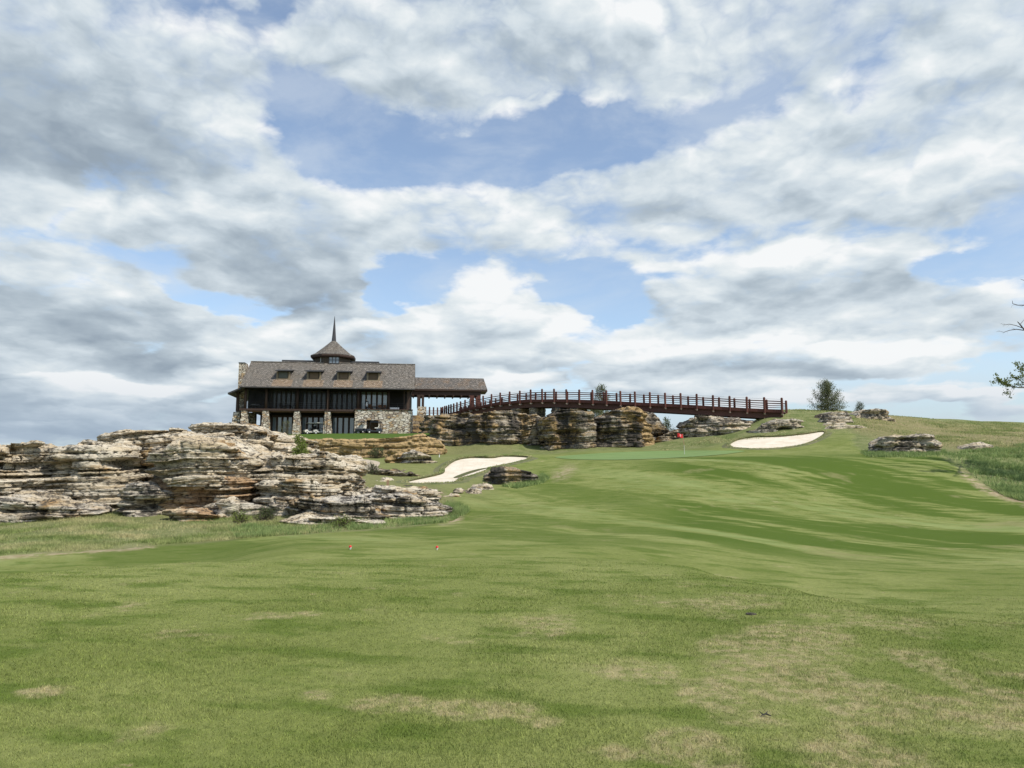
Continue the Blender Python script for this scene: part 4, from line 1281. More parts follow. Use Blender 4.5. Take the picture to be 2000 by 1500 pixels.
# stone pillars
for (xt0, xt1, xb0, xb1) in ((471.6, 483, 467.5, 485), (513, 525, 508, 526), (574, 586, 570.5, 586.5), (634, 645.5, 629.5, 648.5)):
    a0, a1, b0, b1 = uu(xt0), uu(xt1), uu(xb0, 0, 846), uu(xb1, 0, 846)
    wt = W_FLOOR - 0.30
    bm = bmesh.new()
    rows = 14
    prev = None
    rr = np.random.default_rng(int(xt0))
    for i in range(rows + 1):
        t = i / rows
        f = (1 - t) ** 1.4
        l_, r_ = a0 + (b0 - a0) * f, a1 + (b1 - a1) * f
        fr = -0.05 - 0.35 * f
        bk_ = 1.1 + 0.2 * f
        w = W_BASE + (wt - W_BASE) * t
        j = lambda: rr.uniform(-0.06, 0.06)
        ring = []
        for (p, q, n_) in (((l_, fr), (r_, fr), 4), ((r_, fr), (r_, bk_), 4), ((r_, bk_), (l_, bk_), 4), ((l_, bk_), (l_, fr), 4)):
            for k in range(n_):
                s_ = k / n_
                ring.append(bm.verts.new((p[0] + (q[0] - p[0]) * s_ + j(), p[1] + (q[1] - p[1]) * s_ + j(), w)))
        if prev:
            for k in range(len(ring)):
                k2 = (k + 1) % len(ring)
                bm.faces.new((prev[k], prev[k2], ring[k2], ring[k]))
        prev = ring
    bm.faces.new(prev)
    me = bpy.data.meshes.new('stone_pillar')
    bm.to_mesh(me)
    bm.free()
    link('stone_pillar', me, MASON, CL)

# right-hand stone wall with the cart opening
x0, x1 = uu(693.6), uu(805)
o0, o1 = uu(716.5), uu(740)
wo = ww(820)
m = MB()
wt = W_FLOOR - 0.02
m.box(x0, o0, -0.25, 1.2, W_BASE, wt)
m.box(o1, x1, -0.25, 1.2, W_BASE, wt)
m.box(o0, o1, -0.25, 1.2, wo, wt)
m.box(x1 - 1.0, x1, 1.2, VB, W_BASE, wt)
m.build('stone_wall', MASON, CL)
m = MB()
m.box(o0, o1, 2.4, 2.5, W_BASE, wo)
m.build('opening_back', TAN, CL)
m = MB()
m.box(x0 - 0.1, x1 + 0.1, -0.38, 1.2, wt, wt + 0.12)
m.build('wall_coping', WOOD, CL)

# log beams between the pillars
for (a, b) in ((483.5, 512.5), (525, 573.5), (586, 633.5), (645.5, 693)):
    m = MB()
    w = ww(803.2)
    m.tube((uu(a), 0.35, w), (uu(b), 0.35, w), 0.22, n=12)
    m.build('log_beam', LOG, CL, smooth=True)

# timber columns of the balcony
for px in (478.3, 519.3, 580.2, 640.3, 699.4, 758.7):
    u = uu(px, 0.2)
    m = MB()
    m.tube((u, 0.2, W_FLOOR), (u, 0.2, EAVE_W - 0.15), 0.21, 0.19, 12)
    m.build('column', WOOD if px != 699.4 else WOOD, CL, smooth=True)
m = MB()
u = uu(797, 0.2)
m.box(u - 0.22, u + 0.22, 0.0, 0.44, W_FLOOR, EAVE_W - 0.15)
m.box(u - 0.75, u - 0.55, 0.3, 0.5, W_FLOOR, EAVE_W - 0.15)
m.build('corner_post', WOOD, CL)
# balcony rail
m = MB()
for k in (0.45, 0.75, 1.05):
    m.tube((uL + .3, 0.2, W_FLOOR + k), (uR - .4, 0.2, W_FLOOR + k), 0.018, n=5)
for i in range(15):
    u = uL + .4 + (uR - uL - .9) * i / 14
    m.tube((u, 0.2, W_FLOOR), (u, 0.2, W_FLOOR + 1.05), 0.02, n=5)
m.build('balcony_rail', METAL, CL)


def window(u0, u1, w0, w1, v, n, glass, trans=None, name='window', bar=0.14, frame=WOOD):
    m = MB()
    m.box(u0, u1, v - 0.12, v + 0.02, w0 - bar, w0)
    m.box(u0, u1, v - 0.12, v + 0.02, w1, w1 + bar)
    st = (u1 - u0) / n
    for i in range(n + 1):
        c = u0 + st * i
        m.box(c - bar / 2, c + bar / 2, v - 0.12, v + 0.02, w0, w1)
    if trans:
        m.box(u0, u1, v - 0.10, v + 0.0, trans - 0.05, trans + 0.05)
    fr = m.build(name, frame, CL)
    for i in range(n):
        c = u0 + st * i
        p = MB()
        p.box(c + bar / 2, c + st - bar / 2, v - 0.06, v - 0.02, w0, w1)
        p.build('pane', glass, fr)
    return fr


# upper windows (behind insect screens in the first bays)
wt_, wb_ = ww(766, V1), ww(796, V1)
for (a, b, n, gl) in ((530, 577, 5, GLASS_DIM), (589, 637, 5, GLASS_DIM), (648, 697, 5, GLASS_DIM), (704, 757, 5, GLASS_LIT)):
    window(uu(a, V1), uu(b, V1), W_FLOOR + 0.1, wt_ + 0.1, V1, n, gl, bar=0.30)
for (a, b) in ((481, 517), (522, 578), (583, 638), (643, 697)):
    m = MB()
    m.box(uu(a, .3), uu(b, .3), 0.30, 0.32, W_FLOOR + 0.02, EAVE_W - 0.2)
    mm = bpy.data.materials.get('insect_screen')
    if not mm:
        mm, g, b_ = mat_new('insect_screen')
        b_.inputs['Base Color'].default_value = (0.02, 0.02, 0.02, 1)
        b_.inputs['Alpha'].default_value = 0.30
    m.build('insect_screen', mm, CL)
# lower glazed doors
for (a, b, n) in ((532, 573, 4), (590, 634, 4), (649, 693.5, 4)):
    window(uu(a, V2), uu(b, V2), W_BASE, ww(816, V2), V2, n, GLASS_LIT, name='glazed_door', bar=0.32)

# main roof
ux0, ux1 = loc(469, 754, -1.3)[0], loc(809.5, 758, -1.3)[0]
TH = 0.28
m = MB()
m.prism([(-1.3, EAVE_W), (RIDGE_V, RIDGE_W), (2 * RIDGE_V + 1.3, EAVE_W + 1.0), (2 * RIDGE_V + 1.3, EAVE_W + 1.0 - TH), (RIDGE_V, RIDGE_W - TH * 1.4), (-1.3, EAVE_W - TH)], 'x', ux0, ux1)
m.build('roof', SHINGLE, CL)
m = MB()
m.tube((ux0 - 0.05, -1.42, EAVE_W - 0.2), (ux1 + 0.05, -1.42, EAVE_W - 0.2), 0.09, n=8)
m.build('gutter', METAL, CL)
for ug in (ux0 + 0.6, ux1 - 0.9):
    m = MB()
    m.prism([(V1 + .1, EAVE_W - 0.3), (RIDGE_V, RIDGE_W - 0.6), (2 * RIDGE_V, EAVE_W), (2 * RIDGE_V, EAVE_W - 0.4)], 'x', ug, ug + 0.3)
    m.build('gable_wall', DARKWALL, CL)
# rear ridge cap seen as a dark line
m = MB()
m.box(uu(549, 8), uu(739, 8), 7.0, 9.0, RIDGE_W - 1.2, ww(707.5, 8) + 0.12)
m.build('rear_ridge', METAL, CL)
m = MB()
m.tube((ux0, RIDGE_V, RIDGE_W + 0.03), (ux1, RIDGE_V, RIDGE_W + 0.03), 0.13, n=8)
m.build('ridge_cap', SHINGLE, CL)


def on_roof(v):
    return EAVE_W + (RIDGE_W - EAVE_W) * (v + 1.3) / (RIDGE_V + 1.3)


DORM = simple_mat('green_grey_shutter', (0.10, 0.105, 0.085), 0.6, 0.2)
FRAME = simple_mat('tan_window_frame', (0.22, 0.175, 0.115), 0.7, 0.2)
# dormers, each with a newer patch of shingles below
for (a, b, sh) in ((538.5, 569.5, 0), (598, 630, 1), (657, 687, 2), (715, 744.5, 3)):
    vf = 0.55                                    # front face
    u0, u1 = uu(a + 2.5, vf, 735), uu(b - 4, vf, 735)
    wb = on_roof(vf) - 0.05
    wtp = ww(727, vf)
    vback = vf + (wtp - wb) / ((RIDGE_W - EAVE_W) / (RIDGE_V + 1.3)) + 0.2
    m = MB()
    m.box(u0, u1, vf, vback, wb, wtp)
    d = m.build('dormer', BOARD, CL)
    m = MB()
    ea, eb = uu(a - 0.2, vf, 725), uu(b + 0.2, vf, 725)
    m.hexa([(ea, vf - 0.75, wtp - 0.02), (eb, vf - 0.75, wtp - 0.02), (eb, vback + 1.3, wtp + 0.62), (ea, vback + 1.3, wtp + 0.62),
            (ea, vf - 0.75, wtp + 0.16), (eb, vf - 0.75, wtp + 0.16), (eb, vback + 1.3, wtp + 0.80), (ea, vback + 1.3, wtp + 0.80)])
    m.build('dormer_roof', METAL, d)
    m = MB()
    iw = (u1 - u0) * 0.17
    m.box(u0 + iw, u1 - iw, vf - 0.05, vf + 0.02, wb + 0.28, wtp - 0.12)
    m.build('dormer_window', DORM if sh == 0 else SCREEN, d)
    m = MB()
    m.box(u0 - 0.12, u1 + 0.12, vf - 0.10, vf + 0.05, wb + 0.02, wb + 0.2)
    m.box(u0 - 0.1, u0 + 0.18, vf - 0.07, vf + 0.02, wb + 0.2, wtp - 0.05)
    m.box(u1 - 0.18, u1 + 0.1, vf - 0.07, vf + 0.02, wb + 0.2, wtp - 0.05)
    m.build('dormer_frame', FRAME, d)
    m = MB()
    pu0, pu1 = u0 - 0.5, u1 + 0.6
    va, vb = -1.28, vf - 0.05
    m.hexa([(pu0, va, on_roof(va) + .004), (pu1, va, on_roof(va) + .004), (pu1, vb, on_roof(vb) + .004), (pu0, vb, on_roof(vb) + .004),
            (pu0, va, on_roof(va) + .03), (pu1, va, on_roof(va) + .03), (pu1, vb, on_roof(vb) + .03), (pu0, vb, on_roof(vb) + .03)])
    m.build('shingle_patch', SHINGLE3, CL)

# stone gable end / chimney on the left
m = MB()
cu0, cu1 = uu(465, 3), uu(478, 3)
cw = ww(714, 3)
m.box(cu0, cu1, 2.2, 4.2, W_BASE, cw)
ch = m.build('chimney', MASON, CL)
m = MB()
m.box(cu0 - 0.06, cu1 - 0.1, 2.15, 4.25, cw, cw + 0.16)
m.build('chimney_cap', METAL, ch)
# lean-to roof on the left side
la0, lw0 = loc(446, 770, -0.5)
la1, lw1 = loc(478, 756.5, -0.5)
m = MB()
m.hexa([(la0, -0.9, lw0 - .05), (la1, -0.9, lw1 - .05), (la1, 11, lw1 - .05), (la0, 11, lw0 - .05), (la0, -0.9, lw0 + .2), (la1, -0.9, lw1 + .2), (la1, 11, lw1 + .2), (la0, 11, lw0 + .2)])
m.build('side_roof', METAL, CL)
for vv in (1.4, 5.5):
    m = MB()
    u = uu(463.5, vv)
    m.box(u - 0.2, u + 0.2, vv - .2, vv + .2, ww(806, vv), ww(768, vv))
    m.build('column', WOOD, CL)
    m = MB()
    m.hexa([(u - .95, vv - .7, W_BASE), (u + .7, vv - .7, W_BASE), (u + .7, vv + .7, W_BASE), (u - .95, vv + .7, W_BASE), (u - .45, vv - .5, ww(807, vv)), (u + .5, vv - .5, ww(807, vv)), (u + .5, vv + .5, ww(807, vv)), (u - .45, vv + .5, ww(807, vv))])
    m.build('stone_pillar', MASON, CL)
# drain pipes
m = MB()
u = uu(805.5, -0.4)
m.path([(u - .55, -0.45, W_FLOOR + 0.15), (u - .2, -0.45, W_FLOOR + 0.12), (u, -0.45, W_FLOOR - 0.4), (u, -0.45, W_BASE)], [0.07] * 4, 8)
m.build('drain_pipe', METAL, CL)
m = MB()
u = uu(639.2, -0.5)
m.path([(u, -0.55, EAVE_W - .3), (u, -0.55, W_BASE)], [0.055] * 2, 8)
m.build('drain_pipe', WOOD, CL)

# cupola
VC = 8.0
cu, _ = loc(651.5, 690, VC)
wd0, wd1 = RIDGE_W - 1.5, ww(696, VC - 3)
rad = (uu(688, VC) - uu(613.5, VC)) / 2
N = 12


def ring(r, w, n=N, ph=0.0):
    return [(cu + r * math.sin(2 * math.pi * (i + ph) / n), VC - r * math.cos(2 * math.pi * (i + ph) / n), w) for i in range(n)]


def lathe(name, prof, mat, n=N, ph=0.5, smooth=False):
    bm = bmesh.new()
    prev = None
    for (r, w) in prof:
        cur = [bm.verts.new(p) for p in ring(r, w, n, ph)]
        if prev:
            for i in range(n):
                bm.faces.new((prev[i], prev[(i + 1) % n], cur[(i + 1) % n], cur[i]))
        else:
            bm.faces.new(cur[::-1])
        prev = cur
    bm.faces.new(prev)
    me = bpy.data.meshes.new(name)
    bm.to_mesh(me)
    bm.free()
    return link(name, me, mat, CL)


lathe('cupola_drum', [(rad, wd0), (rad, wd1 + 0.35)], BOARD, 8)
re = (uu(696.3, VC) - uu(604, VC)) / 2
we = ww(697, VC)
wa = ww(666.5, VC)
lathe('cupola_roof', [(re - 0.12, we - 0.45), (re, we), (re * 0.80, we + (wa - we) * 0.14), (re * 0.43, we + (wa - we) * 0.58), (0.42, wa), (0.3, wa - 0.02)], SHINGLE, 8)
lathe('cupola_soffit', [(rad + 0.02, we - 0.5), (re - 0.13, we - 0.47), (re - 0.02, we - 0.30), (re - 0.02, we - 0.06)], WOOD, 8)
lathe('spire', [(0.44, wa - 0.1), (0.40, wa + 0.05), (0.30, wa + 1.2), (0.17, wa + 2.8), (0.03, ww(617.5, VC))], METAL, 8)
# cupola window with three panes and a narrow slit
fr = VC - rad * math.cos(math.pi / 8)
for (a, b, n, gl) in ((640, 659.5, 3, GLASS_LIT),):
    f0 = window(uu(a, fr), uu(b, fr), ww(709, fr), ww(697.2, fr), fr - 0.02, n, gl, bar=0.12, trans=ww(703, fr), name='cupola_window', frame=METAL)
m = MB()
m.box(uu(622.8, fr + .6), uu(625, fr + .6), fr + 0.55, fr + 0.9, ww(706.5, fr), ww(697, fr))
m.build('slit_window', WHITE, CL)

# covered walkway on the right
VBZ = 9.0
ba0, ba1 = loc(806, 737, VBZ + 2.5)[0], loc(944.5, 739, VBZ + 2.5)[0]
bw_r = loc(870, 738, VBZ + 2.5)[1]
be0, be1 = loc(808, 759.5, VBZ)[0], loc(952, 762.5, VBZ)[0]
bw_e = loc(870, 760.5, VBZ)[1]
m = MB()
m.hexa([(be0, VBZ, bw_e - .25), (be1, VBZ, bw_e - .25), (be1 + .0, VBZ + 5, bw_e - .25), (be0, VBZ + 5, bw_e - .25), (be0, VBZ, bw_e), (be1, VBZ, bw_e), (be1, VBZ + 5, bw_e), (be0, VBZ + 5, bw_e)])
m.build('walkway_eave', WOOD, CL)
bm = bmesh.new()
P_ = [(be0, VBZ - .05, bw_e + .01), (be1, VBZ - .05, bw_e + .01), (be1, VBZ + 5.05, bw_e + .01), (be0, VBZ + 5.05, bw_e + .01), (ba0, VBZ + 2.5, bw_r), (ba1, VBZ + 2.5, bw_r)]
vs = [bm.verts.new(p) for p in P_]
for f in ((0, 1, 5, 4), (2, 3, 4, 5), (1, 2, 5), (3, 0, 4), (3, 2, 1, 0)):
    bm.faces.new([vs[i] for i in f])
me = bpy.data.meshes.new('walkway_roof')
bm.to_mesh(me)
bm.free()
link('walkway_roof', me, SHINGLE2, CL)
bwb = loc(870, 772, VBZ + .5)[1]
m = MB()
bx0, bx1 = loc(800, 770, VBZ + .5)[0], loc(939, 770, VBZ + .5)[0]
m.box(bx0, bx1, VBZ + .4, VBZ + .7, bwb, bw_e - .25)
m.box(bx0, bx1, VBZ + 4.2, VBZ + 4.5, bwb, bw_e - .25)
m.build('walkway_beam', WOOD, CL)
for i in range(9):
    m = MB()
    u = bx0 + 0.6 + (bx1 - bx0 - 1.2) * i / 8
    m.tube((u, VBZ + 0.15, bwb - .08), (u, VBZ + 4.7, bwb - .08), 0.13, n=8)
    m.build('joist', WOOD, CL)
wg = loc(870, 812, VBZ + .5)[1]
for (a, b, stone) in ((814.5, 821.5, 1), (823.5, 828.5, 1), (918, 926, 0), (931, 938.5, 0)):
    bot = loc(870, 794, VBZ + .5)[1] if stone else loc(870, 800, VBZ + .5)[1]
    for vv in (.2, 3.9):
        m = MB()
        m.box(loc(a, 780, VBZ + vv + .3)[0], loc(b, 780, VBZ + vv + .3)[0], VBZ + vv, VBZ + vv + .7, bot, bwb)
        m.build('walkway_column', WOOD if a < 900 else WOOD_RED, CL)
m = MB()
a0, a1 = loc(815.5, 800, VBZ - .1)[0], loc(831, 800, VBZ - .1)[0]
wt2 = loc(820, 794, VBZ - .1)[1]
m.hexa([(a0 - .3, VBZ - .4, wg - 2.5), (a1 + .4, VBZ - .4, wg - 2.5), (a1 + .4, VBZ + 1.6, wg - 2.5), (a0 - .3, VBZ + 1.6, wg - 2.5), (a0, VBZ - .1, wt2), (a1, VBZ - .1, wt2), (a1, VBZ + 1.4, wt2), (a0, VBZ + 1.4, wt2)])
m.build('walkway_pier', MASON, CL)
# terrace under the walkway
m = MB()
m.box(uR - 0.2, loc(935, 815, VBZ)[0], VBZ + .3, VBZ + 6.5, W_BASE, loc(870, 811.5, VBZ)[1])
m.build('terrace', MASON, CL)

# stone steps between clubhouse and cliff
ST = empty('stone_steps', CL.matrix_basis @ Vector((uu(806.5, 2), 0.6, 0)), YAW)
tag(ST, 'flight of golden stone steps between the clubhouse wall and the cliff', 'steps')
su0, su1 = 0.02, uu(832, 2) - uu(806.5, 2)
wtop = ww(810, 5, 820)
n = 15
for k in range(n):
    m = MB()
    z0_ = W_BASE if k == 0 else W_BASE + (wtop - W_BASE) * k / n
    z1_ = W_BASE + (wtop - W_BASE) * (k + 1) / n
    m.box(su0 + 0.03 * (k % 2), su1 - 0.1 * k * 0.3, 0.42 * k, 0.42 * n, z0_ + (0.003 if k else 0), z1_)
    m.build('step', ROCK_CLIFF if k % 3 else ROCK_GOLD, ST)
rock('craggy boulder standing right of the stone steps at the corner of the cliff', [(822, 820), (830, 812), (842, 811), (850, 818), (852, 840)], 852, 112, 3.5, ROCK_CLIFF, 70, 0.8, name='boulder', cat='boulder', z0=7.5)

# ------------------------------------------------------------------ footbridge
BR = [(1528, 802, 92.0), (1507, 801, 92.6), (1442, 798, 94.2), (1380, 794.5, 96.0), (1288, 789.5, 99.0), (1231, 787, 101.0), (1174, 784, 103.2), (1120, 782, 105.6), (1067, 781, 108.3), (1019, 783, 111.2), (978, 787, 114.4), (942, 793, 118.0), (915, 798.5, 122.0), (894, 804, 127.0), (880, 807.5, 132.0), (870, 810, 137.0), (863, 811.5, 141.0)]
ctrl = np.array([list(at(a, b, c)) for a, b, c in BR])
cs = np.concatenate([[0], np.cumsum(np.linalg.norm(np.diff(ctrl[:, :2], axis=0), axis=1))])


def br(s):
    return Vector([float(pchip(cs, ctrl[:, k], np.array([s]))[0]) for k in range(3)])


def br_frame(s):
    p = br(s)
    d = br(min(s + .4, cs[-1])) - br(max(s - .4, 0))
    d.z = 0
    d.normalize()
    n = Vector((d.y, -d.x, 0))       # to the far side (path runs right to left)
    if n.y < 0:
        n = -n
    return p, d, n


WID = 3.3
BRG = empty('footbridge', br(0))
tag(BRG, 'long red brown timber footbridge on stone piers curving over the cliff to the clubhouse', 'footbridge')
B0 = br(0)


def ribbon(name, off, w, z0, z1, mat, ext=0.0):
    bm = bmesh.new()
    prev = None
    S = np.linspace(0, cs[-1], 90)
    for s in S:
        p, d, n = br_frame(s)
        a = p + n * off - B0
        b = p + n * (off + w) - B0
        ring_ = [bm.verts.new((a.x, a.y, a.z + z0)), bm.verts.new((b.x, b.y, b.z + z0)), bm.verts.new((b.x, b.y, b.z + z1)), bm.verts.new((a.x, a.y, a.z + z1))]
        if prev:
            for i in range(4):
                j = (i + 1) % 4
                bm.faces.new((prev[i], prev[j], ring_[j], ring_[i]))
        else:
            bm.faces.new(ring_)
        prev = ring_
    bm.faces.new(prev[::-1])
    bmesh.ops.recalc_face_normals(bm, faces=bm.faces)
    me = bpy.data.meshes.new(name)
    bm.to_mesh(me)
    bm.free()
    return link(name, me, mat, BRG)


ribbon('deck', -0.05, WID + 0.1, -0.16, 0.0, WOOD_DECK)
ribbon('fascia', -0.14, 0.08, -0.30, 0.10, WOOD_RED)
ribbon('fascia', WID + 0.06, 0.08, -0.30, 0.10, WOOD_RED)
ribbon('girder', 0.25, 0.30, -1.05, -0.17, WOOD_DECK)
ribbon('girder', WID - 0.55, 0.30, -1.05, -0.17, WOOD_DECK)
for off in (-0.03, WID - 0.03):
    for k, r in ((0.30, .035), (0.55, .035), (0.80, .045), (1.08, .06)):
        ribbon('rail', off, r * 1.6, k, k + r * 2, WOOD_RED)
    ribbon('cable', off, 0.02, 1.40, 1.42, METAL)
np_ = int(cs[-1] / 2.1)
proto_post = proto_br = None
for side in (0, 1):
    for i in range(np_ + 1):
        s = cs[-1] * i / np_
        p, d, n = br_frame(s)
        q = p + n * (-0.20 if side == 0 else WID + 0.18) - B0
        if proto_post is None:
            m = MB()
            m.tube((0, 0, -0.45), (0, 0, 1.52), 0.15, 0.145, 10)
            m.tube((0, 0, 1.52), (0, 0, 1.60), 0.145, 0.08, 10)
            o = m.build('post', WOOD_RED, BRG, smooth=False)
            m = MB()
            m.hexa([(-.09, 0.0, -.62), (.09, 0.0, -.62), (.09, .55, -.52), (-.09, .55, -.52), (-.09, -.28, -.45), (.09, -.28, -.45), (.09, .55, -.36), (-.09, .55, -.36)])
            b = m.build('bracket', simple_mat('pale_bracket', (0.34, 0.30, 0.27), 0.6), o)
            proto_post, proto_br = o, b
        else:
            o = proto_post.copy()
            COL.objects.link(o)
            o.parent = BRG
            b = proto_br.copy()
            COL.objects.link(b)
            b.parent = o
        o.location = q
        o.rotation_euler = (random.gauss(0, .012), random.gauss(0, .012), math.atan2(d.y, d.x) + (math.pi if side == 0 else 0))
        o.location.z += random.uniform(-.04, .04)
# stone piers below the deck
PIER = masonry_mat('ledge_stone_pier', 2.2)


def pier(px0, px1, py1, Y, side='near'):
    w0, w1 = at(px0, 800, Y), at(px1, 800, Y)
    cx = (w0.x + w1.x) / 2
    # deck height here
    S = np.linspace(0, cs[-1], 300)
    bs = min(S, key=lambda s: (br(s).x - cx) ** 2 + 0.2 * (br(s).y + 1.5 - Y) ** 2)
    p, d, n = br_frame(bs)
    top = p.z - 1.06 - B0.z
    zb = at(0, py1, Y).z - 1.2 - B0.z
    c = p + n * (WID / 2) - B0
    hw = (w1.x - w0.x) / 2
    bm = bmesh.new()
    rr = np.random.default_rng(int(px0))
    prev = None
    rows = max(5, int((top - zb) / 0.28))
    for i in range(rows + 1):
        t = i / rows
        k = 1.0 + 0.16 * (1 - t) + rr.uniform(-0.10, 0.10)
        k2 = k
        for rep in (0, 1):
            z = zb + (top - zb) * (t + (0.0 if rep == 0 else 0.8 / rows if i < rows else 0))
            ring_ = []
            for a in range(12):
                th = 2 * math.pi * a / 12
                e = lambda v_: math.copysign(abs(v_) ** 0.6, v_)
                lx, ly = e(math.cos(th)) * hw * k, e(math.sin(th)) * 1.5 * k
                q = c + d * lx + n * ly
                ring_.append(bm.verts.new((q.x + rr.uniform(-.05, .05), q.y + rr.uniform(-.05, .05), z)))
            if prev:
                for a in range(12):
                    b = (a + 1) % 12
                    bm.faces.new((prev[a], prev[b], ring_[b], ring_[a]))
            prev = ring_
            if i == rows:
                break
    bm.faces.new(prev)
    me = bpy.data.meshes.new('pier')
    bm.to_mesh(me)
    bm.free()
    return link('pier', me, ROCK_CLIFF, BRG)


pier(985, 1012, 806, 112)
pier(1026, 1042, 810, 110)
pier(1068, 1094, 804, 108)
pier(1105, 1130, 803, 106)
pier(1200, 1250, 808, 102.5)
pier(1350, 1374, 820, 97.5)
pier(1483, 1500, 832, 93.5)
pier(1512, 1522, 815, 92.8)

# low rail fence from the bridge end to the walkway
FN = empty('rail_fence', at(862, 811, 141))
tag(FN, 'short red post and rail fence between the walkway pier and the far bridge end', 'fence')
f0 = at(862, 811, 141)
f1 = at(831, 812, 139)
for i in range(5):
    m = MB()
    q = f0.lerp(f1, i / 4) - f0
    m.tube((q.x, q.y, -0.6), (q.x, q.y, 1.45), 0.14, n=8)
    m.build('fence_post', WOOD_RED, FN)
for k in (.4, .65, .9):
    m = MB()
    q = f1 - f0
    m.tube((0, 0, k), (q.x, q.y, q.z + k), 0.05, n=6)
    m.build('fence_rail', WOOD_RED, FN)

# ------------------------------------------------------------------ flag, tee markers, stakes
p = TER.hit(1337, 888, 72, 90)
FL = empty('golf_flag', p)
tag(FL, 'red golf flag on a white pin standing in the putting green', 'flag')
m = MB()
m.tube((0, 0, -0.1), (-0.02, 0, 0.95), 0.022, n=8)
m.build('pole', simple_mat('weathered_white_pole', (0.55, 0.54, 0.50), 0.5, 0.05), FL)
m = MB()
m.tube((-0.02, 0, 0.95), (-0.12, 0, 2.12), 0.02, n=8)
m.build('pole_top', simple_mat('rust_red_pole', (0.45, 0.22, 0.16), 0.5), FL)
nx, nz = 14, 8
co, fc = [], []
for j in range(nz + 1):
    for i in range(nx + 1):
        a, b = i / nx, j / nz
        co.append((-0.12 - 0.56 * a, 0.07 * math.sin(a * 7) * a - 0.05 * a, 2.08 - 0.36 * b + 0.06 * a * (1 - b) - 0.05 * math.sin(a * 5 + b)))
for j in range(nz):
    for i in range(nx):
        k = j * (nx + 1) + i
        fc.append((k, k + 1, k + nx + 2, k + nx + 1))
fo = mesh_np('flag_cloth', np.array(co), np.array(fc), RED, FL, True)
m = MB()
for (a, b, c, d) in ((-.34, 1.98, -.42, 2.0), (-.42, 2.0, -.43, 1.92), (-.43, 1.92, -.35, 1.90), (-.35, 1.90, -.37, 1.83), (-.37, 1.83, -.44, 1.84)):
    m.tube((a, -0.13, b), (c, -0.13, d), 0.018, n=5)
m.build('flag_mark', WHITE, fo)

for (px, py, lab) in ((684, 1073, 'red tee marker ball on the left, in the grass beyond the tee edge'), (853.5, 1074, 'red tee marker ball on the right, nearer the rising fairway')):
    p = TER.hit(px, py, 15.5, 30)
    T_ = empty('tee_marker', p)
    tag(T_, lab, 'tee marker', 'pair of red tee markers')
    bm = bmesh.new()
    bmesh.ops.create_uvsphere(bm, u_segments=16, v_segments=10, radius=0.036)
    for v in bm.verts:
        v.co.z = v.co.z * 1.05 + 0.065
    me = bpy.data.meshes.new('ball')
    bm.to_mesh(me)
    bm.free()
    link('ball', me, RED, T_)
    m = MB()
    m.tube((0, 0, -0.02), (0.01, -0.01, 0.055), 0.012, 0.026, 10)
    m.build('spike', WHITE, T_)

p = TER.hit(757, 963, 40, 60)
m = MB()
m.box(-.07, .07, -.05, .05, -0.2, 0.75)
m.hexa([(-.07, -.05, .75), (.07, -.05, .75), (.07, .05, .75), (-.07, .05, .75), (-.06, -.04, .78), (.06, -.04, .78), (.06, .04, .78), (-.06, .04, .78)])
o = m.build('stake', TAN, None, p)
tag(o, 'short square wooden stake between two low slabs below the path', 'stake')
p = TER.hit(858, 893, 60, 80)
SG = empty('trail_sign', p)
tag(SG, 'small pale board on a white post beside the top of the bunker', 'sign')
m = MB()
m.tube((0, 0, -.1), (0, 0, .42), 0.035, n=8)
m.build('post', WHITE, SG)
m = MB()
m.box(-.16, .16, -.06, -.03, .30, .50)
m.build('board', TAN, SG, bevel=0.01)
for (px, py) in ((718.5, 884), (703, 888)):
    q = at(px, py, 81.3)
    m = MB()
    c = Vector((0, 0, 0))
    prev = None
    for a in range(17):
        t = 2 * math.pi * a / 16
        cur = (0.16 * math.sin(t), 0.0, 0.20 * math.cos(t))
        if prev:
            m.tube(prev, cur, 0.035, n=6)
        prev = cur
    m.tube((0, 0.02, -0.2), (0, 0.02, -0.62), 0.04, n=6)
    m.tube((-.12, 0, 0), (.12, 0, 0), 0.015, n=5)
    o = m.build('ring_ornament', METAL, None, q)
    tag(o, 'dark round iron ring on a stem, ' + ('right' if px > 710 else 'left') + ' one before the golden wall', 'ornament', 'iron rings by the cart path')


# ------------------------------------------------------------------ golf carts
CREAM = simple_mat('cream_body', (0.62, 0.60, 0.53), 0.4, 0.06, spec=0.5)
NAVY = simple_mat('dark_body', (0.025, 0.03, 0.04), 0.35, 0.1, spec=0.5)


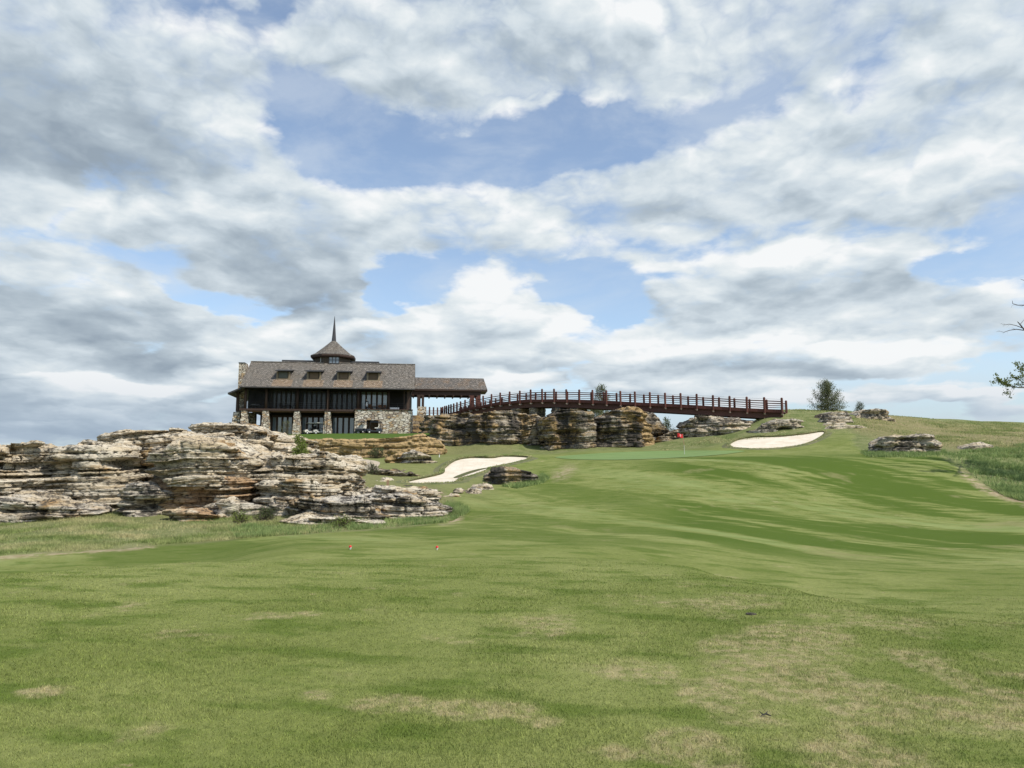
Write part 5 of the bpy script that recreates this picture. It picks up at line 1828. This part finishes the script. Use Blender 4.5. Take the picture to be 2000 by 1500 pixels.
def golf_cart(px, py, Y, body, rz, label):
    p = at(px, py, Y)
    c = empty('golf_cart', p, rz)
    tag(c, label, 'golf cart', 'golf carts parked at the clubhouse')
    m = MB()
    m.prism([(-1.15, .28), (-1.2, .62), (-.75, .75), (-.45, .45), (.25, .42), (.35, .78), (1.05, .85), (1.2, .6), (1.15, .28)], 'y', -.55, .55)
    m.build('body', body, c, bevel=0.03)
    m = MB()
    m.box(.05, .6, -.5, .5, .80, .95)
    m.prism([(.55, .95), (.70, .95), (.80, 1.4), (.68, 1.4)], 'y', -.5, .5)
    m.build('seat', CREAM if body is NAVY else BLACK, c)
    m = MB()
    m.prism([(-.75, 1.78), (-.6, 1.86), (1.0, 1.86), (1.15, 1.78)], 'y', -.58, .58)
    m.build('roof', CREAM if body is CREAM else NAVY, c)
    m = MB()
    for s in (-.5, .5):
        m.tube((-.8, s, .72), (-.6, s, 1.80), 0.025, n=6)
        m.tube((.95, s, .8), (1.0, s, 1.80), 0.025, n=6)
    m.build('roof_posts', METAL, c)
    m = MB()
    m.tube((-.45, -.2, .55), (-.2, -.2, 1.0), 0.02, n=6)
    prev = None
    for a in range(13):
        t = 2 * math.pi * a / 12
        cur = (-.2 + .08 * math.sin(t), -.2 + .17 * math.cos(t), 1.0 + .12 * math.sin(t))
        if prev:
            m.tube(prev, cur, 0.016, n=5)
        prev = cur
    m.build('steering_wheel', BLACK, c)
    for (x, y) in ((-.78, -.52), (-.78, .52), (.78, -.52), (.78, .52)):
        m = MB()
        m.tube((x, y - .09, .22), (x, y + .09, .22), 0.22, n=16)
        w = m.build('wheel', BLACK, c)
        m = MB()
        m.tube((x, y - .1, .22), (x, y + .1, .22), 0.11, n=12)
        m.build('rim', WHITE, w)
    return c


ZL = ORG.z
def on_lawn(u, v):
    q = ORG + U * u + V * v
    return q


def cart_at(px, v, body, rz, label):
    u = uu(px, v, 842)
    q = ORG + U * u + V * v
    pr = project(q.x, q.y, q.z)
    c = golf_cart(px, 847, q.y, body, YAW + rz, label)
    c.location = (q.x, q.y, hz(q.x, q.y) + 0.02)
    return c


cart_at(731, -1.2, NAVY, 0.1, 'dark golf cart in front of the square opening in the stone wall')
cart_at(706, -1.6, NAVY, 1.2, 'dark golf cart seen end-on before the left end of the stone wall')
cart_at(628, 1.2, CREAM, 0.0, 'cream golf cart half hidden behind the rightmost stone pillar')
cart_at(607, 1.9, CREAM, 0.5, 'pale golf cart before the middle pair of glazed doors')

# ------------------------------------------------------------------ balcony furniture and the person
def local(u, v, w):
    return ORG + U * u + V * v + Vector((0, 0, w))


def table(px, v, mat, label, wid=1.2, high=0.74):
    T_ = empty('table', local(uu(px, v, 795), v, W_FLOOR), YAW)
    tag(T_, label, 'table')
    m = MB()
    m.box(-wid / 2, wid / 2, -.4, .4, high - .06, high)
    m.build('tabletop', mat, T_, bevel=0.01)
    for (x, y) in ((-1, -1), (1, -1), (1, 1), (-1, 1)):
        m = MB()
        m.box(x * (wid / 2 - .1) - .03, x * (wid / 2 - .1) + .03, y * .33 - .03, y * .33 + .03, 0, high - .06)
        m.build('leg', WOOD, T_)
    return T_


def chair(px, v, rz, mat, label):
    T_ = empty('balcony_chair', local(uu(px, v, 795), v, W_FLOOR), YAW + rz)
    tag(T_, label, 'chair', 'chairs on the balcony')
    m = MB()
    m.box(-.28, .28, -.28, .28, .40, .48)
    m.build('seat', mat, T_, bevel=0.015)
    m = MB()
    m.box(-.28, .28, .22, .28, .48, 1.0)
    m.build('backrest', mat, T_, bevel=0.015)
    for (x, y) in ((-1, -1), (1, -1), (1, 1), (-1, 1)):
        m = MB()
        m.box(x * .25 - .025, x * .25 + .025, y * .25 - .025, y * .25 + .025, 0, .40)
        m.build('leg', WOOD, T_)


# white covered box on the balcony ledge
m = MB()
m.box(uu(761, .6, 797), uu(779.5, .6, 797), .45, 1.05, W_FLOOR + .05, W_FLOOR + .50)
o = m.build('storage_bench', WHITE, None, ORG, bevel=0.04)
o.rotation_euler = (0, 0, YAW)
tag(o, 'long low white bench box on the balcony above the stone wall', 'bench box')
BROWN = simple_mat('warm_brown_wood', (0.16, 0.075, 0.035), 0.6, 0.25)
table(733, 1.6, BROWN, 'brown wooden table on the balcony beside the standing person')
chair(742.5, 1.3, 0.3, BROWN, 'brown wooden chair right of the brown balcony table')
chair(750, 1.5, -0.5, BROWN, 'brown wooden chair next to the timber column right of the table')
chair(724, 1.5, 2.6, BROWN, 'brown wooden chair between the standing person and the table')
table(499, 1.6, WHITE, 'white topped table in the leftmost balcony bay', 1.3)
table(560, 1.7, WOOD, 'dark table with glassware in the second balcony bay from the left', 1.1)
chair(549, 1.5, 1.2, WOOD, 'dark chair at the left of the glassware table')


def person_at(q, rz):
    root = empty('person', q, rz)
    tag(root, 'standing person in dark clothes with a white apron on the balcony', 'person')
    V_ = [(0, 0, .98), (0, 0, 1.16), (0, .01, 1.34), (0, .0, 1.47), (0, -.01, 1.56), (0, -.02, 1.66), (0, -.01, 1.75),
          (.10, 0, .92), (.11, -.01, .50), (.11, .02, .09), (.12, -.14, .04),
          (-.10, 0, .92), (-.11, .0, .50), (-.11, .03, .09), (-.12, -.13, .04),
          (.18, 0, 1.40), (.23, -.02, 1.14), (.20, -.20, 1.02), (.17, -.27, 1.01),
          (-.18, 0, 1.40), (-.23, .01, 1.13), (-.22, -.12, .92), (-.21, -.17, .86)]
    E_ = [(0, 1), (1, 2), (2, 3), (3, 4), (4, 5), (5, 6), (0, 7), (7, 8), (8, 9), (9, 10), (0, 11), (11, 12), (12, 13), (13, 14), (2, 15), (15, 16), (16, 17), (17, 18), (2, 19), (19, 20), (20, 21), (21, 22)]
    Rr = [.145, .135, .15, .065, .062, .10, .07, .09, .065, .042, .035, .09, .065, .042, .035, .065, .045, .033, .035, .065, .045, .033, .035]
    for base, dx in ((18, 1), (22, -1)):
        bx, by, bz = V_[base]
        for i in range(5):
            k = len(V_)
            ang = (-.03 + .017 * i) if i < 4 else .0
            L = (.05, .058, .055, .045, .035)[i]
            ox = ang if i < 4 else -dx * .035
            V_.append((bx + ox, by - .035, bz - .01))
            V_.append((bx + ox * 1.2, by - .035 - L * .7, bz - .03))
            V_.append((bx + ox * 1.2, by - .035 - L, bz - .06))
            E_ += [(base, k), (k, k + 1), (k + 1, k + 2)]
            Rr += [.011, .009, .008]
    me = bpy.data.meshes.new('body')
    me.from_pydata(V_, E_, [])
    o = bpy.data.objects.new('body', me)
    COL.objects.link(o)
    md = o.modifiers.new('skin', 'SKIN')
    for i, r in enumerate(Rr):
        me.skin_vertices[0].data[i].radius = (r, r)
    me.skin_vertices[0].data[0].use_root = True
    sb = o.modifiers.new('sub', 'SUBSURF')
    sb.levels = sb.render_levels = 2
    dg = bpy.context.evaluated_depsgraph_get()
    me2 = bpy.data.meshes.new_from_object(o.evaluated_get(dg))
    bpy.data.objects.remove(o)
    me2.name = 'body'
    skin = simple_mat('skin', (0.42, 0.25, 0.18), 0.55, 0.05)
    cloth = simple_mat('dark_clothes', (0.02, 0.022, 0.03), 0.85, 0.1)
    for mt in (cloth, skin, BLACK):
        me2.materials.append(mt)
    for pgn in me2.polygons:
        c = pgn.center
        if c.z > 1.50 or (abs(c.x) > .13 and c.y < -.16) or (abs(c.x) > .15 and c.z < .92 and c.z > .7):
            pgn.material_index = 1
        elif c.z < .09:
            pgn.material_index = 2
        pgn.use_smooth = True
    b = link('body', me2, [], root)
    bm = bmesh.new()
    bmesh.ops.create_uvsphere(bm, u_segments=16, v_segments=10, radius=0.112)
    for v in bm.verts:
        v.co = Vector((v.co.x, v.co.y * 1.08 + .02, v.co.z * 1.0 + 1.70))
    bmesh.ops.delete(bm, geom=[v for v in bm.verts if v.co.z < 1.69 and v.co.y < .03], context='VERTS')
    me = bpy.data.meshes.new('hair')
    bm.to_mesh(me)
    bm.free()
    link('hair', me, simple_mat('grey_hair', (0.45, 0.43, 0.40), 0.8), root)
    m = MB()
    m.prism([(-.14, .62), (.14, .62), (.17, 1.02), (.10, 1.30), (-.10, 1.30), (-.17, 1.02)], 'y', -.185, -.165)
    m.build('apron', WHITE, root, bevel=0.004)
    return root


person_at(local(uu(715.5, .9, 795), .9, W_FLOOR), YAW + 0.5)

# ------------------------------------------------------------------ trees and shrubs
BARK = simple_mat('bark', (0.085, 0.065, 0.05), 0.9, 0.3, 8.0)


def leaf_quads(P, D, size, rng, aspect=0.55):
    """leaf-sized quads at P, lying roughly along D"""
    n = len(P)
    a = D + rng.normal(0, .6, (n, 3))
    a /= np.linalg.norm(a, axis=1, keepdims=True) + 1e-9
    b = np.cross(a, rng.normal(0, 1, (n, 3)))
    b /= np.linalg.norm(b, axis=1, keepdims=True) + 1e-9
    L = (size * rng.uniform(.6, 1.3, n))[:, None]
    w = L * aspect
    co = np.stack([P, P + a * L * .5 + b * w * .5, P + a * L, P + a * L * .5 - b * w * .5], 1).reshape(-1, 3)
    f = np.arange(n * 4).reshape(n, 4)
    return co, f


def tree(name, label, cat, base, height, limb_fn, leaf, leaf_size, n_leaf, seed=1, trunk_r=0.1, aspect=0.55, group=None, clump=0.12):
    """limb_fn(rng) gives a list of limbs: (points, radii, share of leaves from this fraction on)"""
    rng = np.random.default_rng(seed)
    root = empty(name, base)
    tag(root, label, cat, group)
    m = MB()
    limbs = limb_fn(rng)
    m.path([(0, 0, -0.3), (0.02 * height, 0, height * .35), (-0.01 * height, 0.02 * height, height * .7), (0, 0, height * .93)], [trunk_r, trunk_r * .8, trunk_r * .45, trunk_r * .15], 8)
    seg, dr = [], []
    tot_len = sum(np.linalg.norm(np.array(p_[-1]) - np.array(p_[0])) for p_, _, f_ in limbs if f_ < 1)
    for pts, rad, frac in limbs:
        m.path(pts, rad, 5)
        if frac >= 1:
            continue
        pts = np.array(pts)
        k = max(4, int(n_leaf * np.linalg.norm(pts[-1] - pts[0]) / tot_len))
        t = frac + (1 - frac) * rng.random(k) ** 0.8
        q = t * (len(pts) - 1)
        i = np.clip(q.astype(int), 0, len(pts) - 2)
        fr = (q - i)[:, None]
        pos = pts[i] * (1 - fr) + pts[i + 1] * fr
        seg.append(pos + rng.normal(0, clump, (k, 3)))
        dr.append(pts[i + 1] - pts[i])
    m.build('trunk', BARK, root)
    P, D = np.vstack(seg), np.vstack(dr)
    D = D / (np.linalg.norm(D, axis=1, keepdims=True) + 1e-9)
    co, f = leaf_quads(P, D, leaf_size, rng, aspect)
    mesh_np('crown', co, f, leaf, root)
    return root


def upright_limbs(H, W, n, start=0.06, rise=1.0, jit=0.2, twig=3):
    def fn(rng):
        out = []
        for i in range(n):
            t = start + (0.95 - start) * ((i + rng.random()) / n) ** 1.35
            th = rng.random() * 2 * math.pi
            prof = (1 - t) ** 0.8
            L = W * prof * rng.uniform(.65, 1.12) + 0.12
            z = t * H
            c, s = math.cos(th), math.sin(th)
            p0 = (0, 0, z)
            rs = rise * (.22 + 1.15 * t)
            p1 = (c * L * .5, s * L * .5, z + L * .38 * rs)
            p2 = (c * L, s * L, z + L * (.95 * rs + rng.normal(0, jit) * .6))
            out.append(([p0, p1, p2], [.028, .017, .006], .05))
            for _ in range(twig):
                k = rng.uniform(.3, .9)
                q = np.array(p0) * (1 - k) + np.array(p2) * k
                e = q + rng.normal(0, .22, 3) * L + np.array([0, 0, .32 * L])
                out.append(([tuple(q), tuple(e)], [.010, .004], .1))
        return out
    return fn


LEAF_OLIVE = leaf_mat('olive_leaves', (0.095, 0.120, 0.050), (0.230, 0.245, 0.125))
LEAF_FRESH = leaf_mat('fresh_leaves', (0.12, 0.175, 0.03), (0.25, 0.30, 0.075))
LEAF_DARK = leaf_mat('dark_leaves', (0.055, 0.08, 0.03), (0.125, 0.15, 0.06))
LEAF_OAK = leaf_mat('oak_leaves', (0.075, 0.115, 0.02), (0.21, 0.23, 0.06))

b = TER.hit(1617, 804, 96, 112)
b = Vector((at(1617, 803, 103).x, 103, hz(at(1617, 803, 103).x, 103) - .2))
tree('conical_tree', 'airy bushy cone shaped tree on the ridge right of the bridge end', 'tree', b, 4.2, upright_limbs(4.3, 2.2, 130, 0.0, .9), LEAF_OLIVE, .14, 14000, 2, .09, .4)
q = at(1680, 806, 104)
tree('small_tree', 'very small dark sapling on the ridge beside the bushy cone shaped tree', 'tree', Vector((q.x, 104, hz(q.x, 104) - .15)), 1.6, upright_limbs(1.6, .75, 26, .05, .8), LEAF_DARK, .13, 1300, 3, .05, .4)
q = at(1175, 800, 120)
tree('poplar_tree', 'young tree with light green top rising behind the middle of the footbridge', 'tree', Vector((q.x, 120, at(1175, 815, 120).z)), at(1175, 750, 120).z - at(1175, 815, 120).z, upright_limbs(5.2, 1.9, 62, .05, 1.1), LEAF_OLIVE, .19, 5200, 4, .1, .45)
q = at(1160, 812, 118)
tree('low_bush', 'spreading grey green bush seen below the deck behind the cliff', 'bush', Vector((q.x, 118, at(1160, 818, 118).z)), 1.6, upright_limbs(1.7, 3.0, 40, .05, .6), LEAF_OLIVE, .17, 3200, 5, .06, .45)
q = at(1302, 850, 99)
tree('small_tree', 'small light green sapling in the gap under the bridge right of the cliff', 'tree', Vector((q.x, 99, at(1302, 853, 99).z)), 2.4, upright_limbs(2.4, 1.1, 26, .05, .9), LEAF_FRESH, .15, 1500, 6, .05, .5)
q = at(584, 897, 43.2)
tree('leafy_shrub', 'bright green leafy shrub growing in a cleft of the rocks before the clubhouse', 'shrub', Vector((q.x, 43.2, q.z)), 1.25, upright_limbs(1.3, .42, 34, .02, .9), LEAF_FRESH, .085, 2600, 7, .03, .6, clump=.06)
q = at(561, 850, 108)
tree('sparse_shrub', 'sparse olive shrub on the lawn in front of the second and third stone pillars', 'shrub', Vector((q.x, 108, at(561, 855, 108).z)), 2.2, upright_limbs(2.2, 1.6, 30, .02, 1.2), LEAF_OLIVE, .11, 1300, 8, .03, .35)


def tuft_bush(label, px, py, Y, w, h, leaf, seed, n=700, size=.07):
    q = at(px, py, Y)
    base = Vector((q.x, Y, hz(q.x, Y) - .05))
    tree('weedy_bush', label, 'bush', base, h, upright_limbs(h, w, 26, .02, .9), leaf, size, n, seed, .02, .5, clump=.05)


tuft_bush('dark leafy weeds in the rock notch left of the white topped slab', 517, 1022, 35.6, .5, .5, LEAF_DARK, 21, 1100)
tuft_bush('bright leafy weeds growing before the rust coloured ledge', 470, 1030, 34.6, .4, .3, LEAF_FRESH, 22, 800)
tuft_bush('green weeds against the right part of the white topped slab', 670, 1036, 33.2, .45, .28, LEAF_FRESH, 23, 800)
tuft_bush('low green shrub on top of the cart path bend by the golden wall', 738, 896, 79, 1.3, .8, LEAF_DARK, 24, 1100, .12)
tuft_bush('little dark shrub clinging before the broad dark ledge', 727, 931, 55.2, .6, .7, LEAF_DARK, 25, 700, .08)

# big tree standing outside the frame on the right, its branches reach into the picture
OAKY = 47.0
q = at(2135, 900, OAKY)
bt = Vector((q.x, OAKY, hz(q.x, OAKY)))


def px_rel(px, py, Y=47.0):
    w = at(px, py, Y)
    return (w.x - bt.x, w.y - bt.y, w.z - bt.z)


def oak_limbs(rng):
    out = []
    T = lambda t: (0.01 * 11 * t, 0, 11 * t)
    def limb(pts, r0, frac, tw=0, spread=.2, Y=47.0):
        P = [px_rel(*p, Y) if len(p) == 2 else p for p in pts]
        rad = list(np.linspace(r0, r0 * .18, len(P)))
        out.append((P, rad, frac))
        for _ in range(tw):
            k = rng.integers(max(1, len(P) - 3), len(P))
            t = rng.random()
            a = np.array(P[k - 1]) * (1 - t) + np.array(P[k]) * t
            d = np.array(P[k]) - np.array(P[k - 1])
            d = d / (np.linalg.norm(d) + 1e-9)
            e = a + (d * rng.uniform(.5, 1) + rng.normal(0, .7, 3)) * spread
            m_ = (a + e) / 2 + rng.normal(0, .03, 3)
            out.append(([tuple(a), tuple(m_), tuple(e)], [r0 * .14, r0 * .10, r0 * .05], frac))
    # bare boughs seen against the sky
    limb([px_rel(2130, 620), (2080, 590), (2030, 560), (2004, 549), (1993, 545)], .05, 1, 3)
    limb([px_rel(2130, 640), (2070, 610), (2010, 596), (1988, 596), (1978, 593), (1977, 587)], .05, 1, 4)
    limb([px_rel(2130, 720), (2060, 680), (2006, 648), (1998, 641), (1989, 630), (1987, 628)], .085, 1, 2)
    limb([(2000, 645), (1985, 643), (1972, 645), (1960, 649), (1950, 646)], .035, 1, 8)
    limb([(1998, 641), (1985, 636), (1972, 633), (1962, 634), (1955, 632)], .028, 1, 8)
    limb([(1992, 634), (1999, 626), (2008, 612)], .02, 1, 3)
    # leafy lower bough
    limb([px_rel(2132, 790), (2060, 770), (2010, 757), (1990, 757), (1972, 754), (1960, 747), (1949, 742)], .06, .55, 16, .33)
    limb([(2015, 757), (2000, 748), (1985, 738), (1975, 735)], .03, .2, 12, .3)
    limb([(2020, 755), (2003, 738), (1995, 725), (1988, 716)], .03, .2, 14, .3)
    limb([(2030, 755), (2012, 730), (2006, 715)], .03, .2, 10, .3)
    # the rest of the crown, outside the picture
    for i in range(26):
        z = rng.uniform(4, 10.5)
        th = rng.uniform(-1.9, 1.9)
        L = rng.uniform(1.5, 3.6)
        a = (0, 0, z)
        c = (math.cos(th) * L, math.sin(th) * L, z + rng.uniform(.3, 1.6))
        md = (c[0] * .5, c[1] * .5, z + .3)
        out.append(([a, md, c], [.06, .035, .01], .4))
        for _ in range(5):
            e = np.array(c) + rng.normal(0, .5, 3)
            out.append(([md, tuple(e)], [.02, .005], .3))
    return out


tree('oak_tree', 'oak with bare dark boughs and one leafy bough reaching in at the right edge', 'tree', bt, 11, oak_limbs, LEAF_OAK, .11, 12000, 31, .32, .7, clump=.07)


# ------------------------------------------------------------------ grass blades
def blades(name, x, y, z, h, w, lean, mat, rng, kind='stuff'):
    n = len(x)
    th = rng.random(n) * 2 * math.pi
    dx, dy = np.cos(th), np.sin(th)
    la = lean * np.abs(rng.normal(0, 1, n)) * h
    ph = rng.random(n) * 2 * math.pi
    lx, ly = np.cos(ph) * la, np.sin(ph) * la
    b = np.stack([x, y, z], 1)
    e1 = b + np.stack([dx * w / 2, dy * w / 2, 0 * w], 1)
    e0 = b - np.stack([dx * w / 2, dy * w / 2, 0 * w], 1)
    tip = b + np.stack([lx, ly, h], 1)
    co = np.stack([e0, e1, tip], 1).reshape(-1, 3)
    f = np.arange(n * 3).reshape(n, 3)
    o = mesh_np(name, co, f, mat)
    tag(o, kind='stuff')
    return o


rng = np.random.default_rng(77)
TURF_BLADE = blade_mat('turf_blades', turf_color)
N = 420000
Yt = np.exp(rng.uniform(math.log(3.2), math.log(17.5), N))
ut = rng.uniform(-.80, .80, N)
xt = ut * Yt
keep = rng.random(N) < np.clip((18.5 - Yt) / 9, 0, 1)
xt, Yt = xt[keep], Yt[keep]
zt = TER.h(xt, Yt)
n = len(xt)
hh = rng.uniform(.010, .024, n) * np.clip((18.5 - Yt) / 6, .25, 1) * (0.8 + 0.4 * (vnoise(xt * 1.3, Yt * 1.3, 0, 3) > 0))
blades('mown_turf', xt, Yt, zt - .002, hh, .0009 * Yt + .0012, .7, TURF_BLADE, rng)


def rough_fn(g, pos):
    n = g.noise(pos, 1.1, 4, .6)
    n2 = g.noise(pos, .35, 3, .5)
    c = g.mix(g.ss(n, .35, .65), (0.115, 0.155, 0.045), (0.22, 0.245, 0.09))
    return g.mix(g.ss(n2, .40, .65, 0, .85), c, (0.36, 0.32, 0.17))


def weed_fn(g, pos):
    n = g.noise(pos, 1.3, 4, .6)
    return g.mix(g.ss(n, .35, .65), (0.105, 0.155, 0.050), (0.21, 0.255, 0.095))


ROUGH_BLADE = blade_mat('rough_blades', rough_fn)
WEED_BLADE = blade_mat('weed_blades', weed_fn)


def scatter(poly, y0, y1, n, seed, dens=None):
    """points on the ground inside an outline read off the photograph"""
    r = np.random.default_rng(seed)
    px0, px1 = min(p[0] for p in poly), max(p[0] for p in poly)
    X, Yv, Z = [], [], []
    have = 0
    while have < n:
        Y = np.exp(r.uniform(math.log(y0), math.log(y1), n * 2))
        u = r.uniform((px0 - 1000) / F / 1.0078 - .01, (px1 - 1000) / F / 1.0078 + .01, n * 2)
        x = u * Y
        z = TER.h(x, Y)
        a, b_ = project(x, Y, z)
        k = in_poly(a, b_, poly)
        if dens is not None:
            k &= r.random(len(k)) < dens(x, Y)
        if not k.any():
            break
        X.append(x[k]); Yv.append(Y[k]); Z.append(z[k])
        have += int(k.sum())
    X, Yv, Z = np.concatenate(X)[:n], np.concatenate(Yv)[:n], np.concatenate(Z)[:n]
    return X, Yv, Z, r


cl = lambda f, lo: (lambda x, y: np.clip(lo + 1.4 * vnoise(x * f, y * f, 0, 12), .06, 1))
x, y, z, r = scatter([(-60, 1089), (0, 1085), (190, 1073), (400, 1058), (640, 1039), (880, 1018), (905, 1000), (860, 985), (700, 1010), (500, 1000), (300, 990), (-60, 1000)], 23, 38, 60000, 5, cl(.8, .5))
blades('rough_grass', x, y, z - .01, r.uniform(.05, .16, len(x)), r.uniform(.012, .026, len(x)), .8, ROUGH_BLADE, r)
x, y, z, r = scatter([(460, 1052), (640, 1040), (880, 1020), (912, 1002), (880, 985), (700, 1015), (560, 1030), (440, 1025)], 27, 40, 16000, 6, cl(1.2, .2))
blades('weed_fringe', x, y, z - .01, r.uniform(.08, .26, len(x)), r.uniform(.014, .03, len(x)), .6, WEED_BLADE, r)
x, y, z, r = scatter([(1840, 888), (1870, 905), (1920, 945), (1960, 968), (2060, 1000), (2060, 860), (1900, 880)], 38, 75, 26000, 7, cl(.6, .12))
blades('weedy_rough', x, y, z - .02, r.uniform(.12, .36, len(x)), r.uniform(.03, .07, len(x)), .8, WEED_BLADE, r)
x, y, z, r = scatter([(1680, 884), (1694, 893), (1760, 895), (1850, 891), (1845, 880), (1720, 880)], 55, 66, 7000, 8, cl(.6, .5))
blades('weed_fringe', x, y, z - .02, r.uniform(.12, .40, len(x)), r.uniform(.03, .06, len(x)), .6, WEED_BLADE, r)
x, y, z, r = scatter([(1440, 800), (1760, 800), (1840, 822), (2060, 828), (2060, 884), (1860, 876), (1700, 852), (1640, 845), (1560, 852), (1430, 862), (1300, 880), (1270, 875), (1330, 858), (1470, 845)], 64, 130, 60000, 9, cl(.25, .4))
blades('hill_grass', x, y, z - .03, r.uniform(.06, .22, len(x)), r.uniform(.04, .09, len(x)), .8, ROUGH_BLADE, r)
x, y, z, r = scatter([(980, 950), (1010, 955), (1060, 945), (1074, 936), (1060, 926), (1040, 938), (1000, 946)], 44, 58, 3500, 10)
blades('weed_fringe', x, y, z - .02, r.uniform(.1, .35, len(x)), r.uniform(.02, .05, len(x)), .5, WEED_BLADE, r)
x, y, z, r = scatter([(860, 1000), (905, 1008), (918, 1000), (900, 988), (870, 985)], 34, 46, 3000, 11)
blades('weed_fringe', x, y, z - .02, r.uniform(.15, .4, len(x)), r.uniform(.015, .03, len(x)), .5, WEED_BLADE, r)


# turf lips round the bunkers: an overhanging rim on the uphill side, a low one on the near side
def lip_fn(g, pos):
    n = g.noise(pos, 2.5, 4, .6)
    return g.mix(g.ss(n, .4, .6), (0.085, 0.105, 0.03), (0.15, 0.14, 0.065))


LIPM, g_, b_ = mat_new('bunker_lip_turf')
g_.l.new(lip_fn(g_, g_.new('ShaderNodeNewGeometry').outputs['Position']), b_.inputs['Base Color'])
for rim in (rimA, rimB):
    P = np.array(rim)
    keep_ = np.concatenate([[True], np.hypot(*np.diff(P, axis=0).T) > 0.02])
    P = P[keep_]
    T_ = np.roll(P, -1, 0) - np.roll(P, 1, 0)
    T_ /= np.linalg.norm(T_, axis=1, keepdims=True) + 1e-9
    N_ = np.stack([T_[:, 1], -T_[:, 0]], 1)
    area = np.sum(P[:, 0] * np.roll(P[:, 1], -1) - np.roll(P[:, 0], -1) * P[:, 1])
    if area < 0:
        N_ = -N_
    far = np.clip(N_[:, 1] * 1.5 + .4, 0, 1)
    hgt = .02 + .17 * far * (0.75 + .5 * RNG.random(len(P)))
    rows = []
    prof = [(.02, -.05), (-.02, .5), (-.10, .95), (.05, 1.0), (.45, .55), (1.0, -.05)]
    for off, k in prof:
        q = P + N_ * off
        rows.append(np.stack([q[:, 0], q[:, 1], TER.h(q[:, 0], q[:, 1]) + .03 + hgt * k - (.06 if k < 0 else 0)], 1))
    n_ = len(P)
    co = np.vstack(rows)
    idx = np.arange(len(rows) * n_).reshape(len(rows), n_)
    nx2 = np.roll(idx, -1, 1)
    f = np.stack([idx[:-1].ravel(), nx2[:-1].ravel(), nx2[1:].ravel(), idx[1:].ravel()], 1)
    o = mesh_np('bunker_lip', co, f, LIPM, smooth=True)
    tag(o, kind='structure')
    k = 3600
    i = rng.integers(0, n_, k)
    t = rng.random(k)[:, None]
    j = (i + 1) % n_
    p = P[i] * (1 - t) + P[j] * t + N_[i] * rng.uniform(-.08, .35, (k, 1))
    blades('bunker_fringe', p[:, 0], p[:, 1], TER.h(p[:, 0], p[:, 1]) + hgt[i] * .9, rng.uniform(.05, .15, k), rng.uniform(.03, .07, k), .6, ROUGH_BLADE, rng)

# little things on the tee
p = TER.hit(1497, 1401, 3, 12)
m = MB()
m.path([(-.035, .0, .012), (0, .01, .020), (.03, -.01, .012)], [.003, .005, .003], 6)
m.path([(0, .01, .020), (.02, .03, .03)], [.004, .002], 5)
m.path([(-.02, .005, .016), (-.035, .03, .028)], [.004, .002], 5)
o = m.build('twig', BLACK, None, p)
tag(o, 'short dark twig lying on the tee turf low on the right', 'twig')
p = TER.hit(1467, 1200, 5, 14)
m = MB()
m.tube((0, 0, -.03), (0, 0, .012), .06, n=18)
m.tube((0, 0, .012), (0, 0, .018), .03, n=14)
o = m.build('sprinkler_head', simple_mat('worn_dark_plastic', (0.075, 0.065, 0.055), 0.9, 0.2, spec=0.1), None, p)
tag(o, 'flat dark sprinkler cap set into the turf above the twig', 'sprinkler')
